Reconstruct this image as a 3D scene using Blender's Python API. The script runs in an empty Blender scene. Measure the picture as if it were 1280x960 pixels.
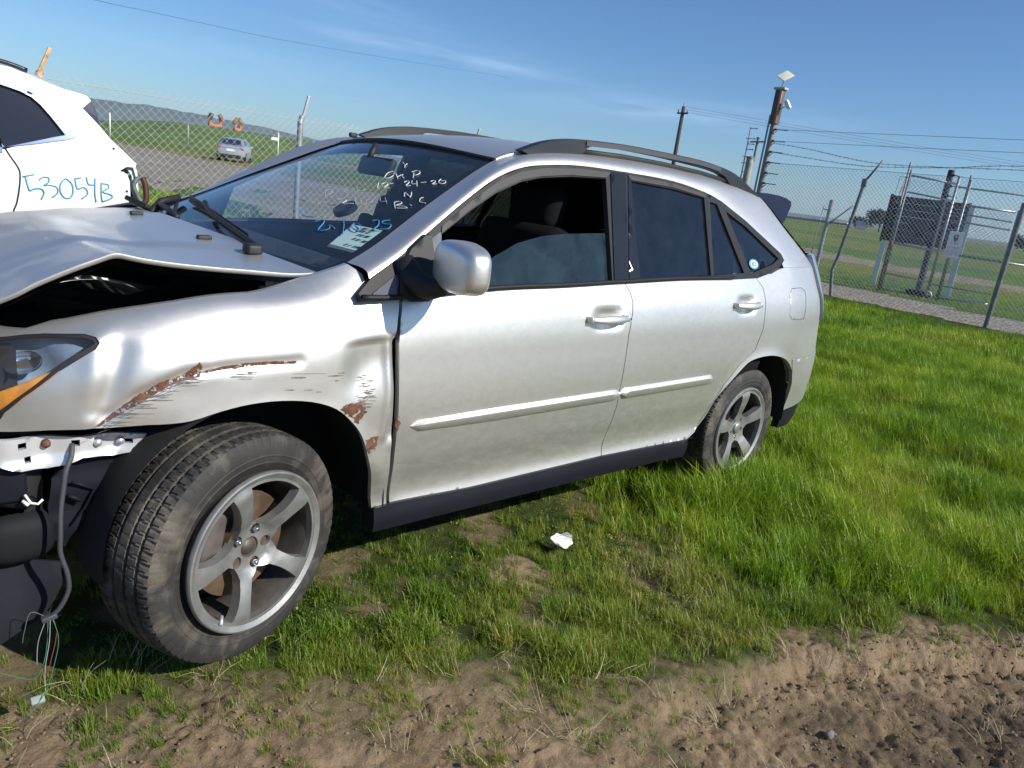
# Damaged silver SUV parked on grass beside a chain-link compound fence.
import bpy, bmesh, math, random
import numpy as np
from mathutils import Vector, Matrix, noise
from mathutils.geometry import delaunay_2d_cdt
R=math.radians
random.seed(7)
SC=bpy.context.scene
COL=SC.collection
# ------------------------------------------------------------ camera, sky, sun, exposure
cd=bpy.data.cameras.new('camera'); cam=bpy.data.objects.new('camera',cd); COL.objects.link(cam)
cam.matrix_world=Matrix(((0.73195194,0.0881948,-0.67562418,-0.87717879),(-0.66884412,0.28216071,-0.68777386,-1.79656771),(0.12997652,0.95530467,0.26551665,1.50141232),(0,0,0,1)))
cd.sensor_width=36; cd.lens=927.0/1280*36; cd.clip_end=9000; cd.clip_start=.05
SC.camera=cam
SUN_AZ=R(158); SUN_EL=R(34)     # azimuth measured from +Y towards +X
w=bpy.data.worlds.new('World'); SC.world=w; w.use_nodes=True
nt=w.node_tree; nt.nodes.clear()
sky=nt.nodes.new('ShaderNodeTexSky'); sky.sky_type='NISHITA'; sky.sun_disc=False
sky.sun_elevation=SUN_EL; sky.sun_rotation=SUN_AZ; sky.air_density=1.0; sky.dust_density=.25; sky.ozone_density=2.8; sky.altitude=50
geo=nt.nodes.new('ShaderNodeNewGeometry')
sep=nt.nodes.new('ShaderNodeSeparateXYZ'); tc=nt.nodes.new('ShaderNodeTexCoord'); nt.links.new(tc.outputs['Generated'],sep.inputs[0])
def wm(op,a,b=None,c=None):
    n=nt.nodes.new('ShaderNodeMath'); n.operation=op
    for i,v in enumerate((a,b,c)):
        if v is None: continue
        if isinstance(v,(int,float)): n.inputs[i].default_value=v
        else: nt.links.new(v,n.inputs[i])
    return n.outputs[0]
az=wm('ARCTAN2',sep.outputs['X'],sep.outputs['Y']); el=wm('ARCSINE',sep.outputs['Z'])
def streak(az0,el0,slope,la,le,amp,seed):
    # a soft wisp of cirrus at its own place in the sky
    da=wm('SUBTRACT',az,az0); de=wm('SUBTRACT',el,el0); de=wm('SUBTRACT',de,wm('MULTIPLY',da,slope))
    cv=nt.nodes.new('ShaderNodeCombineXYZ'); nt.links.new(wm('MULTIPLY',da,7),cv.inputs[0]); nt.links.new(wm('MULTIPLY',de,60),cv.inputs[1]); cv.inputs[2].default_value=seed
    nz=nt.nodes.new('ShaderNodeTexNoise'); nz.inputs['Scale'].default_value=1.0; nz.inputs['Detail'].default_value=6; nz.inputs['Roughness'].default_value=.6; nt.links.new(cv.outputs[0],nz.inputs[0])
    g=wm('ADD',wm('POWER',wm('DIVIDE',da,la),2),wm('POWER',wm('DIVIDE',de,le),2))
    g=wm('EXPONENT',wm('MULTIPLY',g,-1)); k=wm('MULTIPLY',wm('SUBTRACT',nz.outputs[0],.32),3.0); k=wm('MAXIMUM',k,0)
    return wm('MULTIPLY',wm('MULTIPLY',g,k),amp)
cl=streak(R(36.5),R(7.7),-.05,R(8),R(.6),.75,1.3)
for a in ((R(54),R(5.9),.02,R(9),R(.8),.62,4.1),(R(22),R(5.0),-.05,R(14),R(1.2),.25,7.7),(R(24),R(10.5),-.12,R(14),R(.9),.28,3.0),(R(150),R(9),.1,R(25),R(2),.3,9.0),(R(-60),R(12),.05,R(25),R(2),.3,11.0)):
    cl=wm('ADD',cl,streak(*a))
mx=nt.nodes.new('ShaderNodeMix'); mx.data_type='RGBA'; nt.links.new(wm('MINIMUM',cl,.8),mx.inputs[0]); nt.links.new(sky.outputs[0],mx.inputs[6]); mx.inputs[7].default_value=(7.6,7.9,8.5,1)
tint=nt.nodes.new('ShaderNodeMix'); tint.data_type='RGBA'; tint.blend_type='MULTIPLY'; tint.inputs[0].default_value=1; nt.links.new(mx.outputs[2],tint.inputs[6]); tint.inputs[7].default_value=(.62,.86,1.14,1)
bg=nt.nodes.new('ShaderNodeBackground'); bg.inputs[1].default_value=.078; nt.links.new(tint.outputs[2],bg.inputs[0])
wo=nt.nodes.new('ShaderNodeOutputWorld'); nt.links.new(bg.outputs[0],wo.inputs[0])
sl=bpy.data.lights.new('sun','SUN'); sl.energy=4.7; sl.angle=R(.53); sl.color=(1,.95,.86)
so=bpy.data.objects.new('sun',sl); COL.objects.link(so)
sd=Vector((math.sin(SUN_AZ)*math.cos(SUN_EL),math.cos(SUN_AZ)*math.cos(SUN_EL),math.sin(SUN_EL)))
so.rotation_euler=sd.to_track_quat('Z','Y').to_euler(); so.location=(0,0,30)
SC.view_settings.view_transform='Standard'; SC.view_settings.look='None'; SC.view_settings.gamma=1; SC.view_settings.exposure=0.42
# ------------------------------------------------------------ helpers
MATS={}
def M(name,col,rough=.5,metal=0.,var=.12,vs=6.,bump=0.,bs=80.,coat=0.,trans=0.,spec=.5,emit=None,alpha=None,sub=0):
    if name in MATS: return MATS[name]
    m=bpy.data.materials.new(name); m.use_nodes=True; n=m.node_tree.nodes; l=m.node_tree.links
    b=n['Principled BSDF']; b.inputs['Roughness'].default_value=rough; b.inputs['Metallic'].default_value=metal
    b.inputs['Coat Weight'].default_value=coat; b.inputs['Coat Roughness'].default_value=.04; b.inputs['Transmission Weight'].default_value=trans
    b.inputs['Specular IOR Level'].default_value=spec
    t=n.new('ShaderNodeTexCoord'); z=n.new('ShaderNodeTexNoise'); z.inputs['Scale'].default_value=vs; z.inputs['Detail'].default_value=6; l.new(t.outputs['Object'],z.inputs[0])
    r=n.new('ShaderNodeValToRGB'); r.color_ramp.elements[0].position=.3; r.color_ramp.elements[1].position=.7
    r.color_ramp.elements[0].color=tuple(c*(1-var) for c in col[:3])+(1,); r.color_ramp.elements[1].color=tuple(min(1,c*(1+var)) for c in col[:3])+(1,)
    l.new(z.outputs[0],r.inputs[0]); l.new(r.outputs[0],b.inputs['Base Color'])
    if bump:
        z2=n.new('ShaderNodeTexNoise'); z2.inputs['Scale'].default_value=bs; z2.inputs['Detail'].default_value=4; l.new(t.outputs['Object'],z2.inputs[0])
        bp=n.new('ShaderNodeBump'); bp.inputs['Strength'].default_value=bump; bp.inputs['Distance'].default_value=.01; l.new(z2.outputs[0],bp.inputs['Height']); l.new(bp.outputs[0],b.inputs['Normal'])
    if alpha is not None: b.inputs['Alpha'].default_value=alpha
    MATS[name]=m; return m
def glass(name,tint,refl=1.0,rough=.0,dirt=.0,dcol=(.35,.33,.3)):
    if name in MATS: return MATS[name]
    m=bpy.data.materials.new(name); m.use_nodes=True; n=m.node_tree.nodes; l=m.node_tree.links; n.clear()
    tr=n.new('ShaderNodeBsdfTransparent'); tr.inputs[0].default_value=tint+(1,)
    gl=n.new('ShaderNodeBsdfGlossy'); gl.inputs['Roughness'].default_value=rough; gl.inputs[0].default_value=(refl,refl,refl,1)
    f=n.new('ShaderNodeFresnel'); gb=n.new('ShaderNodeNewGeometry'); io=n.new('ShaderNodeMapRange'); io.inputs[3].default_value=1.52; io.inputs[4].default_value=1/1.52; l.new(gb.outputs['Backfacing'],io.inputs[0]); l.new(io.outputs[0],f.inputs[0])
    a=n.new('ShaderNodeMixShader'); l.new(f.outputs[0],a.inputs[0]); l.new(tr.outputs[0],a.inputs[1]); l.new(gl.outputs[0],a.inputs[2])
    out=n.new('ShaderNodeOutputMaterial'); last=a.outputs[0]
    if dirt>0:
        d=n.new('ShaderNodeBsdfDiffuse'); d.inputs[0].default_value=dcol+(1,)
        t=n.new('ShaderNodeTexCoord'); z=n.new('ShaderNodeTexNoise'); z.inputs['Scale'].default_value=9; z.inputs['Detail'].default_value=9; z.inputs['Roughness'].default_value=.7; l.new(t.outputs['Object'],z.inputs[0])
        mr=n.new('ShaderNodeMapRange'); mr.inputs[1].default_value=.3; mr.inputs[2].default_value=.8; mr.inputs[3].default_value=dirt*.4; mr.inputs[4].default_value=dirt*1.6; l.new(z.outputs[0],mr.inputs[0])
        q=n.new('ShaderNodeMixShader'); l.new(mr.outputs[0],q.inputs[0]); l.new(last,q.inputs[1]); l.new(d.outputs[0],q.inputs[2]); last=q.outputs[0]
    l.new(last,out.inputs[0]); MATS[name]=m; return m
def tag(o,label=None,cat=None,group=None,kind=None):
    if label: o['label']=label
    if cat: o['category']=cat
    if group: o['group']=group
    if kind: o['kind']=kind
    return o
def empty(name,loc=(0,0,0),label=None,cat=None,group=None,parent=None):
    o=bpy.data.objects.new(name,None); COL.objects.link(o); o.location=loc; o.empty_display_size=.1
    if parent: o.parent=parent
    return tag(o,label,cat,group)
def link(name,me,m,parent=None,smooth=True,loc=None,kind=None,label=None):
    o=bpy.data.objects.new(name,me); COL.objects.link(o)
    if m and not me.materials: me.materials.append(m)
    if smooth: me.polygons.foreach_set('use_smooth',[True]*len(me.polygons))
    if parent: o.parent=parent
    if loc is not None: o.location=loc
    if kind: o['kind']=kind
    if label: o['label']=label
    return o
def mesh(name,V,F,m,parent=None,smooth=True,loc=None,kind=None,label=None,sharp=None):
    me=bpy.data.meshes.new(name); me.from_pydata([tuple(v) for v in V],[],F); me.update()
    o=link(name,me,m,parent,smooth,loc,kind,label)
    if sharp and smooth: me.set_sharp_from_angle(angle=R(sharp))
    return o
class MB:
    """collects simple shapes; build() links them as one object"""
    def __init__(s): s.V=[]; s.F=[]
    def add(s,V,F):
        k=len(s.V); s.V+=[tuple(v) for v in V]; s.F+=[tuple(i+k for i in f) for f in F]; return s
    def box(s,c,sz,rot=None,bev=0):
        x,y,z=[a/2 for a in sz]
        if bev:
            b=min(bev,x*.9,y*.9,z*.9); V=[];F=[]
            bm=bmesh.new(); bmesh.ops.create_cube(bm,size=1); 
            for v in bm.verts: v.co=Vector((v.co.x*2*x,v.co.y*2*y,v.co.z*2*z))
            bmesh.ops.bevel(bm,geom=bm.edges[:],offset=b,segments=2,affect='EDGES',profile=.6)
            bm.verts.index_update(); V=[v.co.copy() for v in bm.verts]; F=[[v.index for v in f.verts] for f in bm.faces]; bm.free()
        else:
            V=[Vector((i*x,j*y,k*z)) for i in(-1,1) for j in(-1,1) for k in(-1,1)]
            F=[(0,1,3,2),(4,6,7,5),(0,4,5,1),(2,3,7,6),(0,2,6,4),(1,5,7,3)]
        if rot is not None: V=[rot@v for v in V]
        c=Vector(c); return s.add([v+c for v in V],F)
    def tube(s,P,r,n=8,cap=True):
        P=[Vector(p) for p in P]; rr=r if isinstance(r,(list,tuple)) else [r]*len(P)
        V=[];F=[]; up=None
        for i,p in enumerate(P):
            t=(P[min(i+1,len(P)-1)]-P[max(i-1,0)]).normalized()
            if up is None: up=Vector((0,0,1)) if abs(t.z)<.9 else Vector((1,0,0))
            a=t.cross(up); a=a.normalized() if a.length>1e-6 else t.orthogonal().normalized(); b=a.cross(t).normalized(); up=b
            for k in range(n): 
                th=2*math.pi*k/n; V.append(p+(a*math.cos(th)+b*math.sin(th))*rr[i])
        for i in range(len(P)-1):
            for k in range(n): F.append((i*n+k,i*n+(k+1)%n,(i+1)*n+(k+1)%n,(i+1)*n+k))
        if cap: F.append(tuple(range(n))[::-1]); F.append(tuple((len(P)-1)*n+k for k in range(n)))
        return s.add(V,F)
    def build(s,name,m,parent=None,smooth=False,loc=None,kind=None,label=None,sharp=None):
        return mesh(name,s.V,s.F,m,parent,smooth,loc,kind,label,sharp)
def grid(fn,nu,nv,flip=False,closeu=False):
    V=[fn(i/(nu-1) if not closeu else i/nu,j/(nv-1)) for j in range(nv) for i in range(nu)]
    F=[]
    for j in range(nv-1):
        for i in range(nu if closeu else nu-1):
            a,b,c,d=j*nu+i,j*nu+(i+1)%nu,(j+1)*nu+(i+1)%nu,(j+1)*nu+i
            F.append((a,d,c,b) if flip else (a,b,c,d))
    return V,F
def inpoly(x,y,P):
    c=False; n=len(P); j=n-1
    for i in range(n):
        xi,yi=P[i]; xj,yj=P[j]
        if (yi>y)!=(yj>y) and x<(xj-xi)*(y-yi)/(yj-yi)+xi: c=not c
        j=i
    return c
def resamp(P,h):
    o=[]
    for i in range(len(P)):
        a=P[i]; b=P[(i+1)%len(P)]; L=math.hypot(a[0]-b[0],a[1]-b[1]); n=max(1,int(round(L/h)))
        for k in range(n): o.append((a[0]+(b[0]-a[0])*k/n,a[1]+(b[1]-a[1])*k/n))
    return o
def smooth_line(P,n=4):
    """Catmull-Rom through an open polyline"""
    o=[]
    for i in range(len(P)-1):
        p0=P[max(i-1,0)];p1=P[i];p2=P[i+1];p3=P[min(i+2,len(P)-1)]
        for k in range(n):
            t=k/n; o.append(tuple(.5*((2*b)+(c-a)*t+(2*a-5*b+4*c-d)*t*t+(-a+3*b-3*c+d)*t**3) for a,b,c,d in zip(p0,p1,p2,p3)))
    o.append(tuple(P[-1])); return o
def cdt(outline,holes,h):
    loops=[resamp(outline,h)]+[resamp(q,h) for q in holes]
    pts=[];edges=[];marks=[]
    for L in loops:
        k=len(pts); pts+=L; edges+=[(k+i,k+(i+1)%len(L)) for i in range(len(L))]
    nb=len(pts)
    xs=[p[0] for p in loops[0]]; ys=[p[1] for p in loops[0]]
    B=np.array(pts)
    y=min(ys)+h*.5; row=0
    while y<max(ys):
        x=min(xs)+(h*.5 if row%2 else 0)
        while x<max(xs):
            if inpoly(x,y,loops[0]) and not any(inpoly(x,y,q) for q in loops[1:]) and ((B[:nb,0]-x)**2+(B[:nb,1]-y)**2).min()>(.5*h)**2: pts.append((x,y))
            x+=h
        y+=h*.87; row+=1
    r=delaunay_2d_cdt([Vector(p) for p in pts],edges,[],0,1e-6)
    V=[(v.x,v.y) for v in r[0]]; F=[]
    for f in r[2]:
        cx=sum(V[i][0] for i in f)/len(f); cy=sum(V[i][1] for i in f)/len(f)
        if inpoly(cx,cy,loops[0]) and not any(inpoly(cx,cy,q) for q in loops[1:]): F.append(tuple(f))
    return V,F,loops
def panel(name,outline,holes,h,fn,m,parent=None,depth=.02,flip=False,mirror=False,kind=None,label=None):
    """sheet cut to an outline and laid on the surface fn(a,b,d), its rim turned inwards by depth"""
    V,F,loops=cdt(outline,holes,h)
    P=[fn(a,b,0) for a,b in V]; FF=[tuple(f) for f in F]
    n=Vector((0,0,0))
    for f in FF[:200]:
        a,b,c=[Vector(P[i]) for i in f[:3]]; n+=(b-a).cross(c-a)
    a0,b0=V[F[0][0]]; inward=Vector(fn(a0,b0,.01))-Vector(fn(a0,b0,0))
    if n.dot(inward)>0: FF=[f[::-1] for f in FF]
    if depth:
        for L in loops:
            k=len(P); n_=len(L)
            P+=[fn(a,b,0) for a,b in L]; P+=[fn(a,b,depth) for a,b in L]
            for i in range(n_):
                j=(i+1)%n_; FF.append((k+i,k+j,k+n_+j,k+n_+i))
    if mirror: P=[(x,1.845-y,z) for x,y,z in P]; FF=[f[::-1] for f in FF]
    return mesh(name,P,FF,m,parent,True,kind=kind,label=label)
# ------------------------------------------------------------ materials
def paint(name,col,metal,rough,coat,dust=.35):
    m=M(name,col,rough,metal,var=.02,vs=3,coat=coat)
    n=m.node_tree.nodes; l=m.node_tree.links; b=n['Principled BSDF']
    g=n.new('ShaderNodeNewGeometry'); s=n.new('ShaderNodeSeparateXYZ'); l.new(g.outputs['Position'],s.inputs[0])
    # road dirt thrown up on the lower body
    mp=n.new('ShaderNodeMapping'); mp.inputs['Scale'].default_value=(16,16,42); mp.inputs['Rotation'].default_value=(0,.6,0); l.new(g.outputs['Position'],mp.inputs[0])
    z=n.new('ShaderNodeTexNoise'); z.inputs['Scale'].default_value=1; z.inputs['Detail'].default_value=8; z.inputs['Roughness'].default_value=.7; l.new(mp.outputs[0],z.inputs[0])
    h=n.new('ShaderNodeMapRange'); h.inputs[1].default_value=.95; h.inputs[2].default_value=.35; h.inputs[3].default_value=0; h.inputs[4].default_value=1; l.new(s.outputs[2],h.inputs[0])
    k=n.new('ShaderNodeMapRange'); k.inputs[1].default_value=.45; k.inputs[2].default_value=.75; k.inputs[3].default_value=.15; k.inputs[4].default_value=1; l.new(z.outputs[0],k.inputs[0])
    mm=n.new('ShaderNodeMath'); mm.operation='MULTIPLY'; l.new(h.outputs[0],mm.inputs[0]); l.new(k.outputs[0],mm.inputs[1])
    m2=n.new('ShaderNodeMath'); m2.operation='MULTIPLY'; l.new(mm.outputs[0],m2.inputs[0]); m2.inputs[1].default_value=dust
    base=[x for x in n if x.type=='VALTORGB'][0]
    mx=n.new('ShaderNodeMix'); mx.data_type='RGBA'; l.new(m2.outputs[0],mx.inputs[0]); l.new(base.outputs[0],mx.inputs[6]); mx.inputs[7].default_value=(.33,.29,.22,1); l.new(mx.outputs[2],b.inputs['Base Color'])
    q=n.new('ShaderNodeMath'); q.operation='MULTIPLY_ADD'; l.new(m2.outputs[0],q.inputs[0]); q.inputs[1].default_value=-.8*metal; q.inputs[2].default_value=metal; l.new(q.outputs[0],b.inputs['Metallic'])
    # metallic flake sparkle and slight orange peel
    f=n.new('ShaderNodeTexNoise'); f.inputs['Scale'].default_value=700; l.new(g.outputs['Position'],f.inputs[0])
    bp0=n.new('ShaderNodeBump'); bp0.inputs['Strength'].default_value=.35; bp0.inputs['Distance'].default_value=.0014; f0=n.new('ShaderNodeTexNoise'); f0.inputs['Scale'].default_value=3.0; f0.inputs['Detail'].default_value=2; l.new(g.outputs['Position'],f0.inputs[0]); l.new(f0.outputs[0],bp0.inputs['Height'])
    bp=n.new('ShaderNodeBump'); bp.inputs['Strength'].default_value=.08; bp.inputs['Distance'].default_value=.002; l.new(f.outputs[0],bp.inputs['Height']); l.new(bp0.outputs[0],bp.inputs['Normal'])
    f3=n.new('ShaderNodeTexNoise'); f3.inputs['Scale'].default_value=38; f3.inputs['Detail'].default_value=8; f3.inputs['Roughness'].default_value=.8; l.new(g.outputs['Position'],f3.inputs[0])
    rr=n.new('ShaderNodeMapRange'); rr.inputs[1].default_value=.35; rr.inputs[2].default_value=.7; rr.inputs[3].default_value=rough-.02; rr.inputs[4].default_value=rough+.04; l.new(f3.outputs[0],rr.inputs[0]); l.new(rr.outputs[0],b.inputs['Roughness']); l.new(bp.outputs[0],b.inputs['Normal'])
    return m
SILVER=paint('silver_paint',(.68,.67,.64),.87,.41,.12)
WHITE=paint('white_paint',(.66,.67,.65),0,.35,.7,.1)
TRIM=M('dark_trim',(.016,.016,.018),.5,spec=.25,bump=.05,bs=300)
VISOR=M('grey_visor',(.04,.038,.037),.5,spec=.35)
GLOSSB=M('gloss_black',(.012,.013,.016),.22)
RUBBER=M('rubber',(.03,.029,.028),.75,var=.2,vs=20,bump=.15,bs=200)
PLAST=M('grey_plastic',(.010,.0115,.017),.55,spec=.15,var=.15,bump=.06,bs=150)
BLACK=M('black_plastic',(.012,.012,.013),.6)
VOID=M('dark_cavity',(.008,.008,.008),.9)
ALLOY=M('alloy',(.33,.33,.325),.48,.75,var=.2,vs=16,bump=.04,bs=120)
ALLOYD=M('dirty_barrel',(.10,.088,.078),.6,.5,var=.25,vs=25)
RUST=M('rust',(.11,.045,.022),.9,var=.45,vs=40,bump=.5,bs=120)
RUSTD=M('rusty_disc',(.13,.085,.055),.6,.5,var=.35,vs=18)
PRIMER=M('primer_scratch',(.13,.11,.10),.8,var=.3,vs=60)
BAREM=M('bare_metal',(.62,.62,.62),.35,.6,var=.1)
CHROME=M('chrome',(.75,.75,.76),.12,1.,var=.02)
GALV=M('galvanised',(.36,.37,.38),.45,.55,var=.18,vs=12)
GALVD=M('weathered_steel',(.22,.22,.225),.6,.35,var=.25,vs=9)
WIREM=M('fence_wire',(.46,.47,.48),.5,.35,var=.1)
DARKW=M('dark_wood',(.045,.032,.024),.85,var=.35,vs=5,bump=.3,bs=30)
WHITEW=M('white_post_paint',(.78,.77,.73),.7,var=.12,vs=12)
SEAT=M('seat_fabric',(.008,.008,.009),.9,spec=.1,var=.2)
GREYIN=M('interior_grey',(.025,.025,.028),.7,var=.2)
PAPER=M('paper',(.80,.78,.74),.8,var=.08)
WSGLASS=glass('windshield_glass',(.80,.87,.89),1,0,.035,(.30,.38,.42))
SIDEG=glass('side_glass',(.45,.60,.64),1,.0,.13,(.13,.22,.26))
TINTG=glass('tinted_glass',(.035,.045,.055),1.0,.02,.10,(.09,.115,.16))
LENS=glass('lamp_lens',(.86,.9,.93),1,.0,.05)
# tyre rubber with dried mud
def tyremat():
    m=M('tyre_rubber',(.021,.020,.020),.7,var=.25,vs=12,bump=.2,bs=250); n=m.node_tree.nodes; l=m.node_tree.links; b=n['Principled BSDF']
    t=n.new('ShaderNodeTexCoord'); z=n.new('ShaderNodeTexNoise'); z.inputs['Scale'].default_value=3.1; z.inputs['Detail'].default_value=9; z.inputs['Roughness'].default_value=.72; l.new(t.outputs['Object'],z.inputs[0])
    z3=n.new('ShaderNodeTexNoise'); z3.inputs['Scale'].default_value=26; z3.inputs['Detail'].default_value=6; l.new(t.outputs['Object'],z3.inputs[0])
    ad=n.new('ShaderNodeMath'); ad.operation='MULTIPLY_ADD'; l.new(z3.outputs[0],ad.inputs[0]); ad.inputs[1].default_value=.35
    vd=n.new('ShaderNodeVectorMath'); vd.operation='DISTANCE'; vd.inputs[1].default_value=(-.30,-.06,.13); l.new(t.outputs['Object'],vd.inputs[0])
    mk=n.new('ShaderNodeMapRange'); mk.inputs[1].default_value=.03; mk.inputs[2].default_value=.16; mk.inputs[3].default_value=.26; mk.inputs[4].default_value=0; l.new(vd.outputs['Value'],mk.inputs[0])
    a2=n.new('ShaderNodeMath'); a2.operation='ADD'; l.new(z.outputs[0],a2.inputs[0]); l.new(mk.outputs[0],a2.inputs[1]); l.new(a2.outputs[0],ad.inputs[2])
    r=n.new('ShaderNodeMapRange'); r.inputs[1].default_value=.67; r.inputs[2].default_value=.87; r.inputs[3].default_value=.04; r.inputs[4].default_value=.7; l.new(ad.outputs[0],r.inputs[0])
    base=[x for x in n if x.type=='VALTORGB'][0]; mx=n.new('ShaderNodeMix'); mx.data_type='RGBA'; l.new(r.outputs[0],mx.inputs[0]); l.new(base.outputs[0],mx.inputs[6]); mx.inputs[7].default_value=(.15,.128,.10,1); l.new(mx.outputs[2],b.inputs['Base Color'])
    return m
TYRE=tyremat()
# ------------------------------------------------------------ ground
YB=[(-6,1.6),(-1.5,.40),(-.61,.12),(-.1,-.12),(.45,-.42),(.8,-.66),(1.2,-.74),(1.6,-.82),(2.1,-.95),(2.55,-1.42),(3.2,-2.3),(4.2,-3.6),(9,-10)]
def yb(x):
    for (a,b),(c,d) in zip(YB,YB[1:]):
        if x<=c: return b+(d-b)*(x-a)/(c-a)
    return YB[-1][1]
def nz(x,y,s,seed=0): return noise.noise(Vector((x*s,y*s,seed)))
def fb(x,y,s,seed=0,o=4): return noise.fractal(Vector((x*s,y*s,seed)),1.0,2.0,o)
def ss(a,b,x): t=max(0,min(1,(x-a)/(b-a))); return t*t*(3-2*t)
RL=[(.2,-.9),(1.13,-.80),(1.43,-.89),(1.75,-1.02),(2.43,-1.40),(3.4,-2.1)]   # lip of the tyre rut
def ridge(x):
    for (a,b),(c,d) in zip(RL,RL[1:]):
        if x<=c: return b+(d-b)*(x-a)/(c-a)
    return RL[-1][1]
def dirtness(x,y):
    d=y-yb(x)+.22*fb(x,y,2.6,3.3)
    return 1-ss(-.22 if x<1.3 else -.12,.22 if x<1.3 else .12,d)
def gz(x,y):
    dist=math.hypot(x+.9,y+1.8)
    if dist>60: return 0.0
    z=.012*nz(x,y,.9,1)+.012*nz(x,y,2.7,2)
    if dist<9:
        k=dirtness(x,y); f=1-ss(6,9,dist)
        q1=1-abs(nz(x,y,16,61)); q2=1-abs(nz(x+.01*nz(x,y,40,1),y,34,62)); q3=abs(nz(x,y,52,63))
        z+=f*(.010*fb(x,y,7,5)+k*(.010*q1*q1+.010*q2*q2*q2*(.5+fb(x,y,5,64))-.010+.008*q3*max(0,.3+fb(x,y,4,65))))
        if k>.04 and dist<4.2:
            wx=x+.012*nz(x,y,25,70); wy=y+.012*nz(x,y,25,71)
            d1=noise.voronoi(Vector((wx*30,wy*30,3)))[0]; d2=noise.voronoi(Vector((wx*13,wy*13,8)))[0]; am=.45+.55*ss(-.25,.35,fb(x,y,2.6,72))
            z+=k*am*(.0085*min(1,(d1[1]-d1[0])*2.6)+.010*min(1,(d2[1]-d2[0])*3.2)-.011)
        if x>.0:
            rr=ridge(x)-y+.05*fb(x,y,4,8)           # >0 towards the camera = inside the rut
            a=ss(.5,1.3,x)
            z-=a*.055*ss(0,.05,rr)*(1-.6*ss(.35,.55,rr)); z+=a*.022*math.exp(-((rr+.04)/.06)**2)
            rc=abs(nz(x*1.6+.3*nz(x,y,9,4),y*.9,6,12)); z-=a*.02*math.exp(-(rc/.05)**2)*math.exp(-((rr-.05)/.12)**2)
            z-=a*.018*(1 if rr>.12 else 0)*max(0,fb(x,y,9,21))
        e=math.exp(-(((x-1.02)/.16)**2+((y-.02)/.13)**2)); z+=.035*e
    if x<1.2 and abs(y-.05)<.8: z+=.03*math.exp(-((x+.0)/.8)**2)
    return z
def axis(c0,c1,h,lo,hi,gr=1.16):
    a=[c0+i*h for i in range(int((c1-c0)/h)+1)]; s=h; v=a[-1]
    while v<hi: s*=gr; v+=s; a.append(v)
    s=h; v=a[0]; pre=[]
    while v>lo: s*=gr; v-=s; pre.append(v)
    return pre[::-1]+a
gx=axis(-.8,2.9,.0105,-3500,4500); gy=axis(-1.75,.45,.0105,-1500,5000)
V=[(x,y,gz(x,y)) for y in gy for x in gx]; nx=len(gx)
F=[(j*nx+i,j*nx+i+1,(j+1)*nx+i+1,(j+1)*nx+i) for j in range(len(gy)-1) for i in range(nx-1)]
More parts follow.
